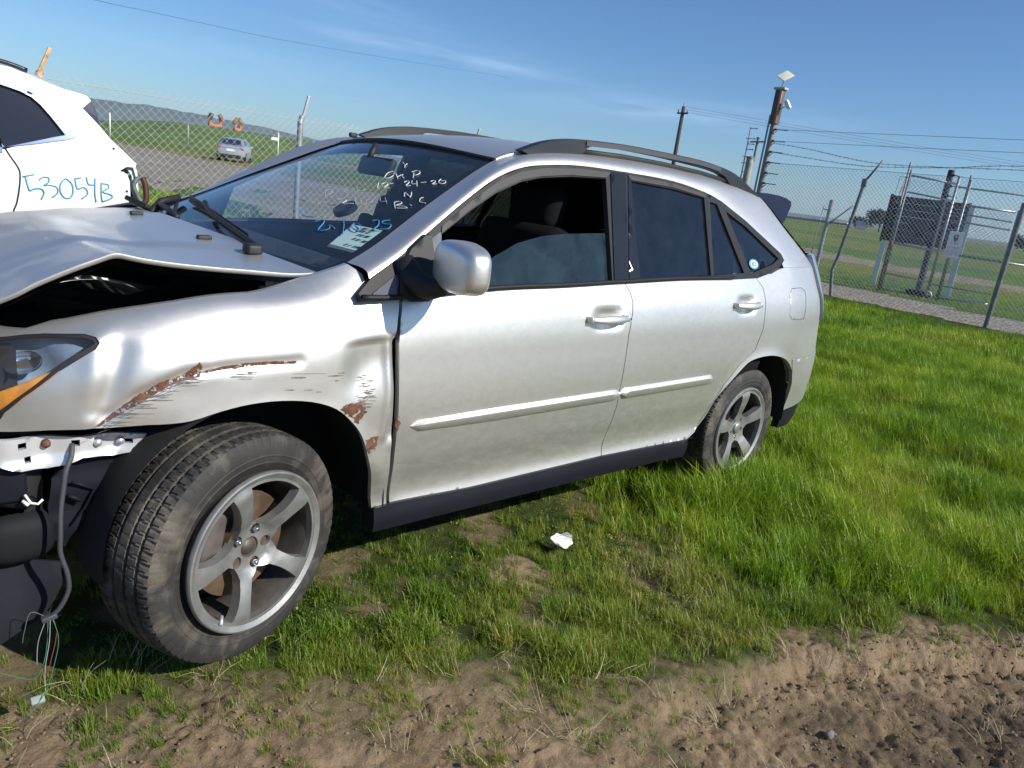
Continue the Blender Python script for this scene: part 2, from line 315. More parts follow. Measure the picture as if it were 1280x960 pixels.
def groundmat():
    m=bpy.data.materials.new('ground_soil_and_turf'); m.use_nodes=True; n=m.node_tree.nodes; l=m.node_tree.links; b=n['Principled BSDF']; b.inputs['Roughness'].default_value=.95; b.inputs['Specular IOR Level'].default_value=.2
    g=n.new('ShaderNodeNewGeometry'); at=n.new('ShaderNodeAttribute'); at.attribute_name='dirt'
    wt=n.new('ShaderNodeAttribute'); wt.attribute_name='wet'
    def N(s,d=8,r=.65):
        q=n.new('ShaderNodeTexNoise'); q.inputs['Scale'].default_value=s; q.inputs['Detail'].default_value=d; q.inputs['Roughness'].default_value=r; l.new(g.outputs['Position'],q.inputs[0]); return q.outputs[0]
    def ramp(f,st):
        r=n.new('ShaderNodeValToRGB'); e=r.color_ramp.elements
        while len(e)<len(st): e.new(.5)
        for i,(p,c) in enumerate(st): e[i].position=p; e[i].color=c+(1,)
        l.new(f,r.inputs[0]); return r.outputs[0]
    def mix(f,a,bb):
        q=n.new('ShaderNodeMix'); q.data_type='RGBA'; l.new(f,q.inputs[0]); l.new(a,q.inputs[6]); l.new(bb,q.inputs[7]); return q.outputs[2]
    soil=ramp(N(7,10,.75),[(.3,(.165,.115,.068)),(.5,(.29,.212,.13)),(.7,(.40,.305,.195))])
    wet=ramp(N(11),[(.3,(.07,.047,.028)),(.6,(.135,.096,.06)),(.8,(.23,.175,.115))])
    soil=mix(wt.outputs['Fac'],soil,wet)
    turf=ramp(N(5),[(.3,(.035,.05,.012)),(.55,(.05,.075,.016)),(.75,(.10,.085,.035))])
    near=mix(at.outputs['Fac'],turf,soil)
    # far fields: long bands of green, straw and bare earth
    mp=n.new('ShaderNodeMapping'); mp.inputs['Rotation'].default_value=(0,0,R(12)); mp.inputs['Scale'].default_value=(.055,.010,.01); l.new(g.outputs['Position'],mp.inputs[0])
    q=n.new('ShaderNodeTexNoise'); q.inputs['Scale'].default_value=1; q.inputs['Detail'].default_value=7; q.inputs['Roughness'].default_value=.62; l.new(mp.outputs[0],q.inputs[0])
    far=ramp(q.outputs[0],[(.36,(.06,.13,.016)),(.48,(.10,.16,.022)),(.56,(.17,.16,.045)),(.64,(.20,.155,.08)),(.72,(.10,.14,.03))])
    fine=ramp(N(1.6,9,.75),[(.3,(.55,.55,.55)),(.7,(1.25,1.25,1.25))])
    ml=n.new('ShaderNodeMix'); ml.data_type='RGBA'; ml.blend_type='MULTIPLY'; ml.inputs[0].default_value=1; l.new(far,ml.inputs[6]); l.new(fine,ml.inputs[7])
    fa=n.new('ShaderNodeAttribute'); fa.attribute_name='far'
    l.new(mix(fa.outputs['Fac'],near,ml.outputs[2]),b.inputs['Base Color'])
    rr=n.new('ShaderNodeMapRange'); rr.inputs[3].default_value=.95; rr.inputs[4].default_value=.38; l.new(wt.outputs['Fac'],rr.inputs[0]); l.new(rr.outputs[0],b.inputs['Roughness'])
    bp=n.new('ShaderNodeBump'); bp.inputs['Strength'].default_value=1.0; bp.inputs['Distance'].default_value=.022; l.new(N(30,10,.75),bp.inputs['Height'])
    bp2=n.new('ShaderNodeBump'); bp2.inputs['Strength'].default_value=.5; bp2.inputs['Distance'].default_value=.004; l.new(N(160,5,.7),bp2.inputs['Height']); l.new(bp.outputs[0],bp2.inputs['Normal']); l.new(bp2.outputs[0],b.inputs['Normal'])
    return m
gme=bpy.data.meshes.new('ground'); gme.from_pydata(V,[],F); gme.update()
ad=gme.attributes.new('dirt','FLOAT','POINT'); aw=gme.attributes.new('wet','FLOAT','POINT'); af=gme.attributes.new('far','FLOAT','POINT')
dv=[];wv=[];fv=[]
for x,y,z in V:
    dist=math.hypot(x+.9,y+1.8)
    if dist>25: dv.append(0); wv.append(0)
    else:
        d=dirtness(x,y); e=math.exp(-(((x-1.02)/.2)**2+((y-.0)/.17)**2)); d=max(d,ss(.25,.7,e+.3*nz(x,y,9,2)),ss(.0,.35,fb(x,y,3.0,9))*(1-ss(1.4,2.4,x))*.6 )
        dv.append(d); wv.append(.9*ss(.9,1.6,x)*ss(.05,.2,ridge(x)-y+.06*fb(x,y,4,8))*ss(-.6,.05,fb(x,y,3.5,31)) if x>0 else 0)
    fv.append(ss(14,30,dist))
ad.data.foreach_set('value',dv); aw.data.foreach_set('value',wv); af.data.foreach_set('value',fv)
GR=link('ground',gme,groundmat(),None,True,kind='structure')
# gravel road and tracks, laid a little above the soil
def gravelmat(name,c0,c1,c2,tr=0):
    m=bpy.data.materials.new(name); m.use_nodes=True; n=m.node_tree.nodes; l=m.node_tree.links; b=n['Principled BSDF']; b.inputs['Roughness'].default_value=.95
    g=n.new('ShaderNodeNewGeometry'); v=n.new('ShaderNodeTexVoronoi'); v.inputs['Scale'].default_value=14; l.new(g.outputs['Position'],v.inputs[0])
    mp=n.new('ShaderNodeMapping'); mp.inputs['Scale'].default_value=(.9,.06,1); mp.inputs['Rotation'].default_value=(0,0,R(-6)); l.new(g.outputs['Position'],mp.inputs[0])
    z=n.new('ShaderNodeTexNoise'); z.inputs['Scale'].default_value=1.2; z.inputs['Detail'].default_value=9; z.inputs['Roughness'].default_value=.7; l.new(mp.outputs[0],z.inputs[0])
    r=n.new('ShaderNodeValToRGB'); e=r.color_ramp.elements; e.new(.5)
    for i,(p,c) in enumerate(((.3,c0),(.5,c1),(.7,c2))): e[i].position=p; e[i].color=c+(1,)
    l.new(z.outputs[0],r.inputs[0]); s=n.new('ShaderNodeSeparateColor'); l.new(v.outputs['Color'],s.inputs[0])
    k=n.new('ShaderNodeMapRange'); k.inputs[3].default_value=.6; k.inputs[4].default_value=1.35; l.new(s.outputs[0],k.inputs[0])
    mx=n.new('ShaderNodeMix'); mx.data_type='RGBA'; mx.blend_type='MULTIPLY'; mx.inputs[0].default_value=1; l.new(r.outputs[0],mx.inputs[6]); l.new(k.outputs[0],mx.inputs[7]); l.new(mx.outputs[2],b.inputs['Base Color'])
    bp=n.new('ShaderNodeBump'); bp.inputs['Distance'].default_value=.03; l.new(v.outputs['Distance'],bp.inputs['Height']); l.new(bp.outputs[0],b.inputs['Normal'])
    return m
GRAV=gravelmat('gravel',(.13,.115,.09),(.21,.185,.145),(.27,.24,.19))
DIRTR=gravelmat('dirt_track',(.15,.12,.08),(.22,.17,.11),(.20,.19,.10))
def strip(name,L,Rr,m,z=.012):
    def res(P): return smooth_line([(a,b) for a,b in P],14)
    A=res(L);B=res(Rr); V=[];F=[];K=8
    for i,((ax,ay),(bx,by)) in enumerate(zip(A,B)):
        ax+=.5*nz(ax,ay,.5,3)+.2*nz(ax,ay,2,3); bx+=.5*nz(bx,by,.5,4)+.2*nz(bx,by,2,3)
        for k in range(K+1):
            t=k/K; x=ax+(bx-ax)*t; y=ay+(by-ay)*t; V.append((x,y,gz(x,y)+z*math.sin(math.pi*t)**.3-.004))
    for i in range(len(A)-1):
        for k in range(K): a=i*(K+1)+k; F.append((a,a+1,a+K+2,a+K+1))
    o=mesh(name,V,F,m,None,True); tag(o,kind='structure'); return o
strip('gravel_road',[(5.6,420),(5.5,120),(5.5,40),(5.5,19),(6.0,13.5),(7.6,10.6),(11,8.2),(14.4,5.4),(14.4,1),(13.6,-6),(12,-20)],[(26,420),(21.5,120),(19.6,66),(19.5,48),(19,31),(18.7,22),(18.5,12),(18.0,6),(17.9,1),(17.6,-6),(16.5,-20)],GRAV)
strip('dirt_track',[(60,140),(47,60),(38,33),(31,17),(29,8),(30,-5),(33,-30)],[(72,140),(58,60),(47,33),(38.5,17),(35,8),(36,-5),(39,-30)],DIRTR)
# green mound and blue hills beyond the road
def moundz(x,y): return 0
def mound():
    def f(a,b):
        x=26+a*70; y=118+b*60-a*14; h=3.3*math.sin(math.pi*b)**.8*ss(0,.35,a)*(1-ss(.62,1.0,a))+.15*nz(x,y,.2,4)*math.sin(math.pi*b)
        return (x,y,h-.05)
    V,F=grid(f,60,24); o=mesh('grass_mound',V,F,M('mound_grass',(.075,.125,.022),.95,var=.4,vs=.35,bump=.6,bs=3),None,True); tag(o,kind='structure')
mound()
def hills(name,pts,depth,col,seed):
    P=smooth_line(pts,10); V=[];F=[]
    for i,(x,y,h) in enumerate(P):
        h+=6*noise.fractal(Vector((i*.13,seed,0)),1,2,4)*min(1,h/30)
        d=Vector((x+.9,y+1.8,0)).normalized()
        for k,(dd,hh) in enumerate(((0,-2),(.15,.45),(.4,.8),(1,1),(2,.6),(3.2,-.1))):
            V.append((x+d.x*depth*dd/3,y+d.y*depth*dd/3,max(h*hh*(1+.1*nz(i,k,.7,seed)),-2)))
    n=6
    for i in range(len(P)-1):
        for k in range(n-1): a=i*n+k; F.append((a,a+1,a+n+1,a+n))
    o=mesh(name,V,F,M(name+'_scrub',col,1,var=.2,vs=.01),None,True); tag(o,kind='structure')
hills('hills',[(-900,3000,60),(-200,3050,75),(300,3020,84),(757,2900,80),(1047,2809,79),(1272,2715,62),(1476,2609,40),(1605,2533,27),(1800,2420,14),(2100,2200,4)],700,(.060,.085,.075),3)
hills('hills',[(1700,2300,6),(2100,1900,9),(2500,1300,12),(2800,700,10),(2900,100,12),(2900,-600,10)],300,(.05,.07,.05),8)
# ------------------------------------------------------------ the silver SUV: body surface
def _cr(xs,ys,x):
    n=len(xs)
    if x<=xs[0]: return ys[0]+(x-xs[0])*(ys[1]-ys[0])/(xs[1]-xs[0])
    if x>=xs[-1]: return ys[-1]+(x-xs[-1])*(ys[-1]-ys[-2])/(xs[-1]-xs[-2])
    i=0
    while x>xs[i+1]: i+=1
    def m(k):
        if k==0: return (ys[1]-ys[0])/(xs[1]-xs[0])
        if k==n-1: return (ys[-1]-ys[-2])/(xs[-1]-xs[-2])
        a=(ys[k]-ys[k-1])/(xs[k]-xs[k-1]); b=(ys[k+1]-ys[k])/(xs[k+1]-xs[k])
        h0=xs[k]-xs[k-1]; h1=xs[k+1]-xs[k]
        return (a*h1+b*h0)/(h0+h1)
    h=xs[i+1]-xs[i]; t=(x-xs[i])/h
    return ((2*t**3-3*t*t+1)*ys[i]+(t**3-2*t*t+t)*h*m(i)+(-2*t**3+3*t*t)*ys[i+1]+(t**3-t*t)*h*m(i+1))
PU=[-1.5,-1.15,-.95,-.8,-.65,-.5,-.3,0,.6,1.2,2.0,2.6,3.0,3.2,3.35,3.5,3.65,3.85,4.2]
PX=[-.93,-.86,-.78,-.70,-.60,-.48,-.295,0,.6,1.2,2.0,2.6,2.999,3.197,3.345,3.49,3.625,3.755,3.84]
PY=[.92,.58,.40,.26,.155,.09,.045,.018,.004,0,0,.006,.018,.033,.060,.105,.185,.38,.80]
SS=[.15,.25,.33,.38,.45,.6,.75,.9,1.0,1.07,1.13,1.2,1.3]
TM=[(.12,.15),(.075,.25),(.04,.33),(.030,.38),(.042,.45),(.016,.6),(0,.75),(0,.9),(.006,1.0),(.02,1.07),(.042,1.13),(.07,1.2),(.11,1.3)]
TF=[(.12,.15),(.075,.25),(.04,.33),(.034,.38),(.030,.45),(.014,.6),(0,.75),(0,.88),(.010,.97),(.035,1.035),(.075,1.085),(.13,1.115),(.23,1.14)]
TG=[(.12,.15),(.075,.25),(.05,.33),(.044,.38),(.036,.45),(.02,.6),(0.005,.72),(.004,.83),(.014,.905),(.04,.965),(.08,1.0),(.135,1.025),(.235,1.045)]
TR=[(.10,.15),(.06,.25),(.03,.33),(.022,.38),(.012,.45),(0,.6),(.003,.73),(.02,.9),(.028,1.0),(.045,1.07),(.07,1.13),(.10,1.2),(.15,1.3)]
ST=[(-.75,TG),(-.05,TF),(.55,TM),(2.9,TM),(3.35,TR)]
WA=[(0.0,.345,.42),(2.69,.345,.415)]
def sm(t): t=max(0,min(1,t)); return t*t*(3-2*t)
def plan(u): return _cr(PU,PX,u),_cr(PU,PY,u)
def prof(u,s):
    A=B=None
    if u<=ST[0][0]: A=B=ST[0][1]; t=0
    elif u>=ST[-1][0]: A=B=ST[-1][1]; t=0
    else:
        for k in range(len(ST)-1):
            if ST[k][0]<=u<=ST[k+1][0]:
                A,B=ST[k][1],ST[k+1][1]; t=sm((u-ST[k][0])/(ST[k+1][0]-ST[k][0])); break
    T=[(a[0]*(1-t)+b[0]*t,a[1]*(1-t)+b[1]*t) for a,b in zip(A,B)]
    return _cr(SS,[q[0] for q in T],s),_cr(SS,[q[1] for q in T],s)
def side(u,s,extra=None):
    x,y=plan(u); x2,y2=plan(u+.004)
    tx,ty=x2-x,y2-y; l=math.hypot(tx,ty); tx/=l; ty/=l
    o,z=prof(u,s)
    for cx,cz,R in WA:
        r=math.hypot(x-cx,z-cz)
        o-=.016*max(0,min(1,(z-.40)/.16))*math.exp(-((r-R)/.05)**2)
    if extra: o+=extra(u,s)
    return (x-ty*o,y+tx*o,z)

D={
'split':[(1.4884,1.1582),(1.5146,1.1251),(1.5253,1.0888),(1.5219,1.0487),(1.5136,1.0079),(1.5059,0.9565),(1.5081,0.7992),(1.5093,0.7155),(1.518,0.6532),(1.5101,0.5175),(1.5076,0.4125)],
'fdoor_front':[(0.4201,1.1072),(0.4047,1.0527),(0.398,0.9813),(0.4076,0.8528),(0.417,0.7449),(0.4256,0.6042),(0.4327,0.5135),(0.4394,0.4187)],
'fender_rear':[(0.4119,1.1078),(0.3964,1.0534),(0.3866,0.9825),(0.3959,0.8542),(0.405,0.7464),(0.4124,0.6069),(0.4213,0.5168),(0.4299,0.4235)],
'fdoor_bot':[(0.4394,0.4241),(0.7748,0.4131),(1.0742,0.4143),(1.5103,0.4154)],
'rdoor_bot':[(1.5103,0.4154),(1.7762,0.4069),(2.1304,0.3965)],
'rdoor_rear':[(2.5411,1.1794),(2.5944,1.1383),(2.6044,1.0816),(2.5993,1.0037),(2.6011,0.9307),(2.56,0.834),(2.4311,0.7644),(2.3359,0.6703)],
'rarch_in':[(2.1407,0.395),(2.2124,0.4278),(2.2691,0.4972),(2.2927,0.5879),(2.371,0.6722),(2.4658,0.7465),(2.533,0.779),(2.637,0.7933),(2.7634,0.7908),(2.9016,0.7651),(3.0067,0.7246),(3.0669,0.6794),(3.1112,0.5952),(3.1234,0.5077),(3.1243,0.4285)],
'farch_in':[(-0.3052,0.8179),(-0.2618,0.8129),(-0.2042,0.8134),(-0.1297,0.8325),(-0.0512,0.8458),(0.0322,0.847),(0.1212,0.8313),(0.198,0.7979),(0.2535,0.7474),(0.2911,0.6975),(0.3189,0.6281),(0.3518,0.5334),(0.3756,0.4183)],
'fender_bot_front':[(-0.6429,0.8323),(-0.5326,0.8346),(-0.4391,0.8288)],
'fender_top':[(0.1698,1.2344),(0.1006,1.2201),(-0.0233,1.1854),(-0.224,1.1649),(-0.4101,1.1659),(-0.5466,1.1608),(-0.6178,1.1364)],
'pillar_seam':[(0.2757,1.2473),(0.3,1.2147),(0.3267,1.1825)],
'hl_out':[(-0.6726,1.1111),(-0.6065,1.1183),(-0.5503,1.1169),(-0.4503,1.1013),(-0.4217,1.0887),(-0.4129,1.0716),(-0.4223,1.0572),(-0.5043,1.0123),(-0.5886,0.9385),(-0.6307,0.8956),(-0.6416,0.8726)],
'belt':[(0.4213,1.1141),(0.8159,1.1377),(1.4039,1.1579),(1.4942,1.1612),(1.8863,1.1758),(2.305,1.1818),(2.5521,1.1887)],
'rdoor_low':[(2.3359,0.6703),(2.2671,0.5529),(2.2299,0.4494),(2.1401,0.4029)],
'fcorner':[(0.3267,1.1825),(0.2799,1.1436),(0.2849,1.1206),(0.4096,1.1102)],
'fuel':[(2.9101,1.1353),(3.0513,1.1365),(3.1077,1.115),(3.0972,1.0136),(3.0807,0.9678),(2.9118,0.9724),(2.8715,0.9984),(2.8714,1.1011)],
'moldF':[(0.4735,0.7051),(0.4807,0.715),(1.5075,0.7237),(1.521,0.6877),(0.4896,0.6824),(0.4749,0.6967)],
'moldR':[(1.516,0.728),(2.2006,0.7381),(2.2136,0.7252),(2.1879,0.696),(1.5316,0.6865)],
'handleF':[(1.2399,1.0237),(1.4861,1.0271)],
'handleR':[(2.2892,1.0584),(2.5332,1.0611)],
'bump_seam':[(3.0245,0.7516),(3.1759,0.7569),(3.2784,0.765)],
'bump_black':[(3.1249,0.4088),(3.3982,0.4148)],
'scrape':[(-0.4304,0.8318),(-0.3919,0.8651),(-0.34,0.9092),(-0.2781,0.9445),(-0.2236,0.958),(-0.1858,0.9882),(-0.1768,0.973),(-0.1846,0.9465),(-0.2237,0.9412),(-0.2602,0.929),(-0.2961,0.9097),(-0.3228,0.8911),(-0.3489,0.8792),(-0.3835,0.8537),(-0.4091,0.8371),(-0.4262,0.8299)],
'scrape2':[(-0.177,0.9588),(-0.1484,0.9638),(-0.1242,0.9675),(-0.0696,0.9713),(-0.0076,0.9728),(0.0791,0.9671),(0.0736,0.9596),(-0.0077,0.9637),(-0.0898,0.9595),(-0.1194,0.9592),(-0.1676,0.9541)],
'rust1':[(0.2113,0.7953),(0.237,0.8083),(0.2703,0.8092),(0.3051,0.7993),(0.3007,0.7731),(0.2822,0.7429),(0.2717,0.7351),(0.2532,0.7601),(0.2286,0.7778)],
'rust2':[(0.307,0.682),(0.3303,0.685),(0.3517,0.6864),(0.3546,0.6563),(0.3429,0.6375),(0.3218,0.6342),(0.3099,0.6562)],
'rust3':[(0.4162,0.745),(0.4276,0.7334),(0.4303,0.7159),(0.4228,0.6892),(0.4136,0.7181)],
'streaks':[[(-0.102,0.9584),(-0.0864,0.9575)],[(-0.0941,0.9344),(-0.0465,0.9308)],[(-0.0707,0.946),(-0.0359,0.944)],[(-0.0915,0.9281),(-0.0518,0.9251)],[(0.0568,0.9187),(0.1008,0.9141)],[(0.0593,0.9309),(0.1611,0.919)],[(0.1677,0.9099),(0.2184,0.9038)],[(0.1988,0.914),(0.2277,0.9108)],[(0.0404,0.8812),(0.0694,0.8784)],[(0.096,0.8743),(0.1262,0.871)],[(0.1326,0.8629),(0.1511,0.861)],[(0.2715,0.8876),(0.2849,0.8865)],[(0.2929,0.8672),(0.31,0.8656)],[(0.28,0.8591),(0.3086,0.856)],[(0.2945,0.844),(0.3082,0.8428)],[(0.2953,0.8339),(0.3195,0.8314)],[(0.2691,0.8241),(0.3347,0.8162)],[(0.2733,0.8135),(0.3321,0.8065)],[(0.2639,0.8047),(0.3225,0.7977)],[(0.2853,0.7918),(0.32,0.788)],[(0.2994,0.8254),(0.3307,0.822)],[(0.1904,0.891),(0.2031,0.8899)],[(-0.2492,0.9397),(-0.1827,0.9303)],[(-0.2601,0.9313),(-0.1883,0.9208)],[(-0.3005,0.922),(-0.2329,0.9118)],[(-0.3138,0.9104),(-0.2602,0.9025)],[(-0.3401,0.9011),(-0.2494,0.8868)],[(-0.3574,0.8926),(-0.2963,0.883)],[(-0.3661,0.8823),(-0.2874,0.8694)],[(-0.3833,0.8673),(-0.2919,0.8519)],[(-0.392,0.8565),(-0.3142,0.8434)],[(-0.4048,0.8451),(-0.3406,0.8345)],[(-0.4159,0.8357),(-0.358,0.8265)],[(-0.1095,0.9366),(-0.0695,0.9337)],[(-0.0977,0.9433),(-0.0388,0.9394)],[(-0.1194,0.9536),(-0.0777,0.9505)]],
'dents':[(-0.4182,1.0788),(-0.4274,0.9666),(-0.4345,0.8439),(-0.3689,1.0409),(-0.3888,0.9599),(-0.4146,0.8792),(0.3221,0.9402),(0.2774,0.8771),(0.378,0.83),(0.3702,0.6833),(-0.148,1.0006),(-0.184,0.9942),(0.3669,0.9846),(0.2415,1.0063)],
'trimtop':[(0.2636,1.1274),(0.3104,1.1665),(0.438,1.2357),(0.6005,1.3381),(0.7397,1.423),(0.8674,1.4922),(0.9949,1.5387),(1.1259,1.5631),(1.3233,1.5808),(1.4967,1.5837),(1.6045,1.5853),(1.9291,1.5808),(2.1752,1.5546),(2.3035,1.5258),(2.5,1.4517),(2.6857,1.367),(2.8161,1.306),(2.8404,1.2754),(2.7969,1.2472),(2.6591,1.2068),(2.5493,1.187)],
'trimlow':[(2.3075,1.1779),(1.8918,1.1718),(1.4993,1.1574),(1.4086,1.1542),(1.114,1.1425),(0.8173,1.1349),(0.4154,1.1086),(0.271,1.108)],
'fwin':[(0.5933,1.2996),(0.7313,1.3802),(0.8579,1.445),(0.9853,1.4925),(1.0907,1.5157),(1.2539,1.5349),(1.4633,1.5475),(1.4103,1.1615),(1.1159,1.1507),(0.8183,1.1399),(0.5605,1.1236)],
'fglass':[(0.5901,1.1116),(0.7021,1.1768),(0.8274,1.2389),(0.9417,1.2838),(1.0718,1.313),(1.2072,1.3272),(1.4635,1.3417),(1.4275,1.1513),(0.8162,1.1298)],
'rglass':[(1.6229,1.553),(1.9201,1.547),(2.1609,1.5274),(2.1228,1.1937),(1.5917,1.173)],
'rglass2':[(2.2042,1.515),(2.2638,1.5088),(2.4184,1.2076),(2.1462,1.194)],
'qglass':[(2.3329,1.4815),(2.4915,1.4236),(2.7827,1.2818),(2.715,1.2533),(2.5184,1.2125),(2.4799,1.212)],
'bpillF':[(1.4952,1.5776),(1.5926,1.5795),(1.5059,1.1634),(1.4191,1.1571)],
'bpillR':[(1.6083,1.5795),(1.6209,1.556),(1.5856,1.1699),(1.5136,1.1635)],
'sail':[(0.4267,1.1968),(0.4817,1.2484),(0.5887,1.3089),(0.5901,1.2994),(0.5574,1.1236),(0.4158,1.1109)],
'sail2':[(0.3091,1.1272),(0.4215,1.1922),(0.4084,1.1177),(0.3123,1.1141)],
'gapl':[(1.5999,1.5879),(1.6083,1.5795),(1.5095,1.1575),(1.4993,1.1574)],
'sticker':[(2.526,1.2496),(2.5691,1.2504),(2.5329,1.2719)],
'wwhite':[[(0.6605,0.8657),(0.6275,0.8508),(0.6326,0.8635)],[(0.6275,0.8508),(0.6078,0.8341)],[(0.6227,0.7982),(0.6319,0.7833),(0.617,0.7599),(0.6008,0.7461),(0.585,0.7531),(0.5876,0.7719)],[(0.5986,0.7894),(0.5485,0.7601)],[(0.5702,0.7882),(0.5279,0.7704)],[(0.5636,0.77),(0.558,0.7904)],[(0.5321,0.8147),(0.4955,0.783)],[(0.5478,0.8183),(0.5345,0.8338),(0.5114,0.8249),(0.5051,0.8067),(0.5167,0.8007)],[(0.5843,0.7085),(0.5488,0.6783)],[(0.5646,0.7062),(0.5596,0.7198),(0.5367,0.7119),(0.527,0.6891),(0.5035,0.694)],[(0.5322,0.7191),(0.5262,0.7253)],[(0.4951,0.7453),(0.4939,0.758),(0.4775,0.7525),(0.4625,0.727),(0.4489,0.736)],[(0.4787,0.7648),(0.4553,0.747),(0.4409,0.756)],[(0.4621,0.7705),(0.4238,0.741)],[(0.4354,0.7658),(0.4209,0.776)],[(0.4117,0.7865),(0.4076,0.7972),(0.3928,0.7901),(0.3873,0.7728),(0.3754,0.7812)],[(0.3939,0.8148),(0.3861,0.7976),(0.3646,0.787),(0.3555,0.7974),(0.3693,0.8107),(0.3802,0.8049)],[(0.3919,0.664),(0.4183,0.6878),(0.37,0.6688),(0.399,0.6979)],[(0.3862,0.6189),(0.3445,0.589)],[(0.3862,0.6189),(0.3751,0.6306),(0.3549,0.6238),(0.3592,0.6047),(0.3284,0.6097),(0.3088,0.6032),(0.3375,0.5907)],[(0.3227,0.6279),(0.3117,0.6237)],[(0.3262,0.6843),(0.3276,0.6725),(0.3079,0.654),(0.2835,0.6539)],[(0.6105,0.567),(0.5942,0.5768),(0.5675,0.571),(0.5621,0.5521),(0.5203,0.5643)]],
'wfaint':[[(0.7512,0.6036),(0.6865,0.5679)],[(0.7387,0.6),(0.7295,0.6147),(0.693,0.5975),(0.6941,0.5785)],[(0.6707,0.6274),(0.6661,0.6347),(0.6247,0.6125)],[(0.6401,0.6591),(0.579,0.6227)],[(0.6323,0.6545),(0.6114,0.6651),(0.5846,0.6522),(0.5975,0.637)],[(0.5651,0.6015),(0.5041,0.5623)],[(0.5128,0.5896),(0.4815,0.5677),(0.4697,0.5763),(0.4976,0.5931),(0.5128,0.5896)],[(0.4932,0.6),(0.4775,0.6095),(0.4579,0.5849),(0.435,0.596)],[(0.4612,0.625),(0.4375,0.607),(0.4184,0.6172)],[(0.4494,0.6336),(0.4021,0.6037)]],
'wblue':[[(0.6559,0.4785),(0.6607,0.4656),(0.6345,0.4488),(0.5851,0.4443),(0.5689,0.4599)],[(0.5307,0.4304),(0.5147,0.4457),(0.4905,0.4355),(0.4562,0.3906),(0.4266,0.4095),(0.4522,0.4294),(0.4119,0.4189)],[(0.461,0.482),(0.4053,0.4474),(0.3473,0.4001)],[(0.3795,0.465),(0.3619,0.4431),(0.3203,0.4336),(0.3339,0.456),(0.3656,0.4687)],[(0.3353,0.4982),(0.3208,0.5073),(0.2912,0.4833),(0.2814,0.4598)],[(0.2862,0.5216),(0.3011,0.5071),(0.2831,0.4959),(0.2539,0.4985),(0.2412,0.4759),(0.2616,0.4652)]],
'wlabel':[[(0.3937,0.4656),(0.2439,0.4701),(0.188,0.343),(0.3403,0.3471)],[(0.3403,0.3471),(0.188,0.343),(0.179,0.3297),(0.3327,0.3314)]],
'wbars':[[(0.3298,0.4362),(0.2784,0.4349)],[(0.313,0.415),(0.2318,0.4157)],[(0.3065,0.3913),(0.2224,0.3878)],[(0.29,0.354),(0.2087,0.3549)],[(0.3345,0.4506),(0.2763,0.4509)]],
'wdisc':[[(0.5562,0.5499),(0.5117,0.5605),(0.6447,0.6007)]],
'wiper':[[(1.4414,0.3338),(0.5958,0.2443)],[(1.1338,0.3303),(0.9214,0.2887),(0.4464,0.2056)]],
'mirrorin':[[(0.9686,0.8438),(0.8344,0.8653),(0.6513,0.7402),(0.7673,0.7245)]],
's_out':[(-0.1565,1.7027),(-0.0917,1.6964),(-0.0182,1.6773),(0.0575,1.6533),(0.12,1.637),(0.1672,1.5907),(0.2033,1.5572),(0.2733,1.4832),(0.3241,1.4221),(0.3942,1.3568),(0.4437,1.3106),(0.4345,1.2907),(0.3937,1.2911),(0.3577,1.2666),(0.3935,1.2533),(0.4041,1.2163),(0.4036,1.1299),(0.3832,1.0801)],
's_win':[(-0.1603,1.6168),(-0.1173,1.6064),(-0.0662,1.5946),(-0.0217,1.577),(0.0155,1.5451),(0.053,1.4997),(0.0872,1.4528),(0.1143,1.4145),(0.0578,1.3965),(-0.0598,1.3623),(-0.152,1.3422),(-0.1707,1.3835)],
's_chr':[(-0.1594,1.6355),(-0.1164,1.6286),(-0.058,1.6141),(-0.006,1.5905),(0.0465,1.5458),(0.1002,1.4894),(0.1477,1.4524),(0.1677,1.4286),(0.1631,1.4103),(0.1219,1.3943),(-0.0217,1.356),(-0.1512,1.3254),(-0.1615,1.3427),(-0.152,1.3422),(-0.0598,1.3623),(0.0578,1.3965),(0.1143,1.4145),(0.0872,1.4528),(0.053,1.4997),(0.0155,1.5451),(-0.0217,1.577),(-0.0662,1.5946),(-0.1173,1.6064),(-0.1603,1.6168)],
's_gap':[(-0.1705,1.3877),(-0.1545,1.3351),(-0.1306,1.287),(-0.1025,1.2385),(-0.0948,1.2046),(-0.1029,1.1339),(-0.1171,1.0621),(-0.1327,1.0167)],
's_spoil':[(0.12,1.637),(0.168,1.6297),(0.2252,1.6202),(0.2456,1.599),(0.2033,1.5572),(0.1672,1.5907)],
's_glass':[(0.2033,1.5572),(0.2456,1.5946),(0.2644,1.5666),(0.2739,1.5236),(0.2817,1.4736)],
's_tail':[(0.3937,1.2911),(0.4437,1.3106),(0.4528,1.2687),(0.4552,1.1535),(0.4384,1.123),(0.4248,1.1702),(0.4252,1.2469)],
's_tube':[(0.3832,1.0801),(0.4036,1.1348),(0.4298,1.2474),(0.4345,1.2859)],
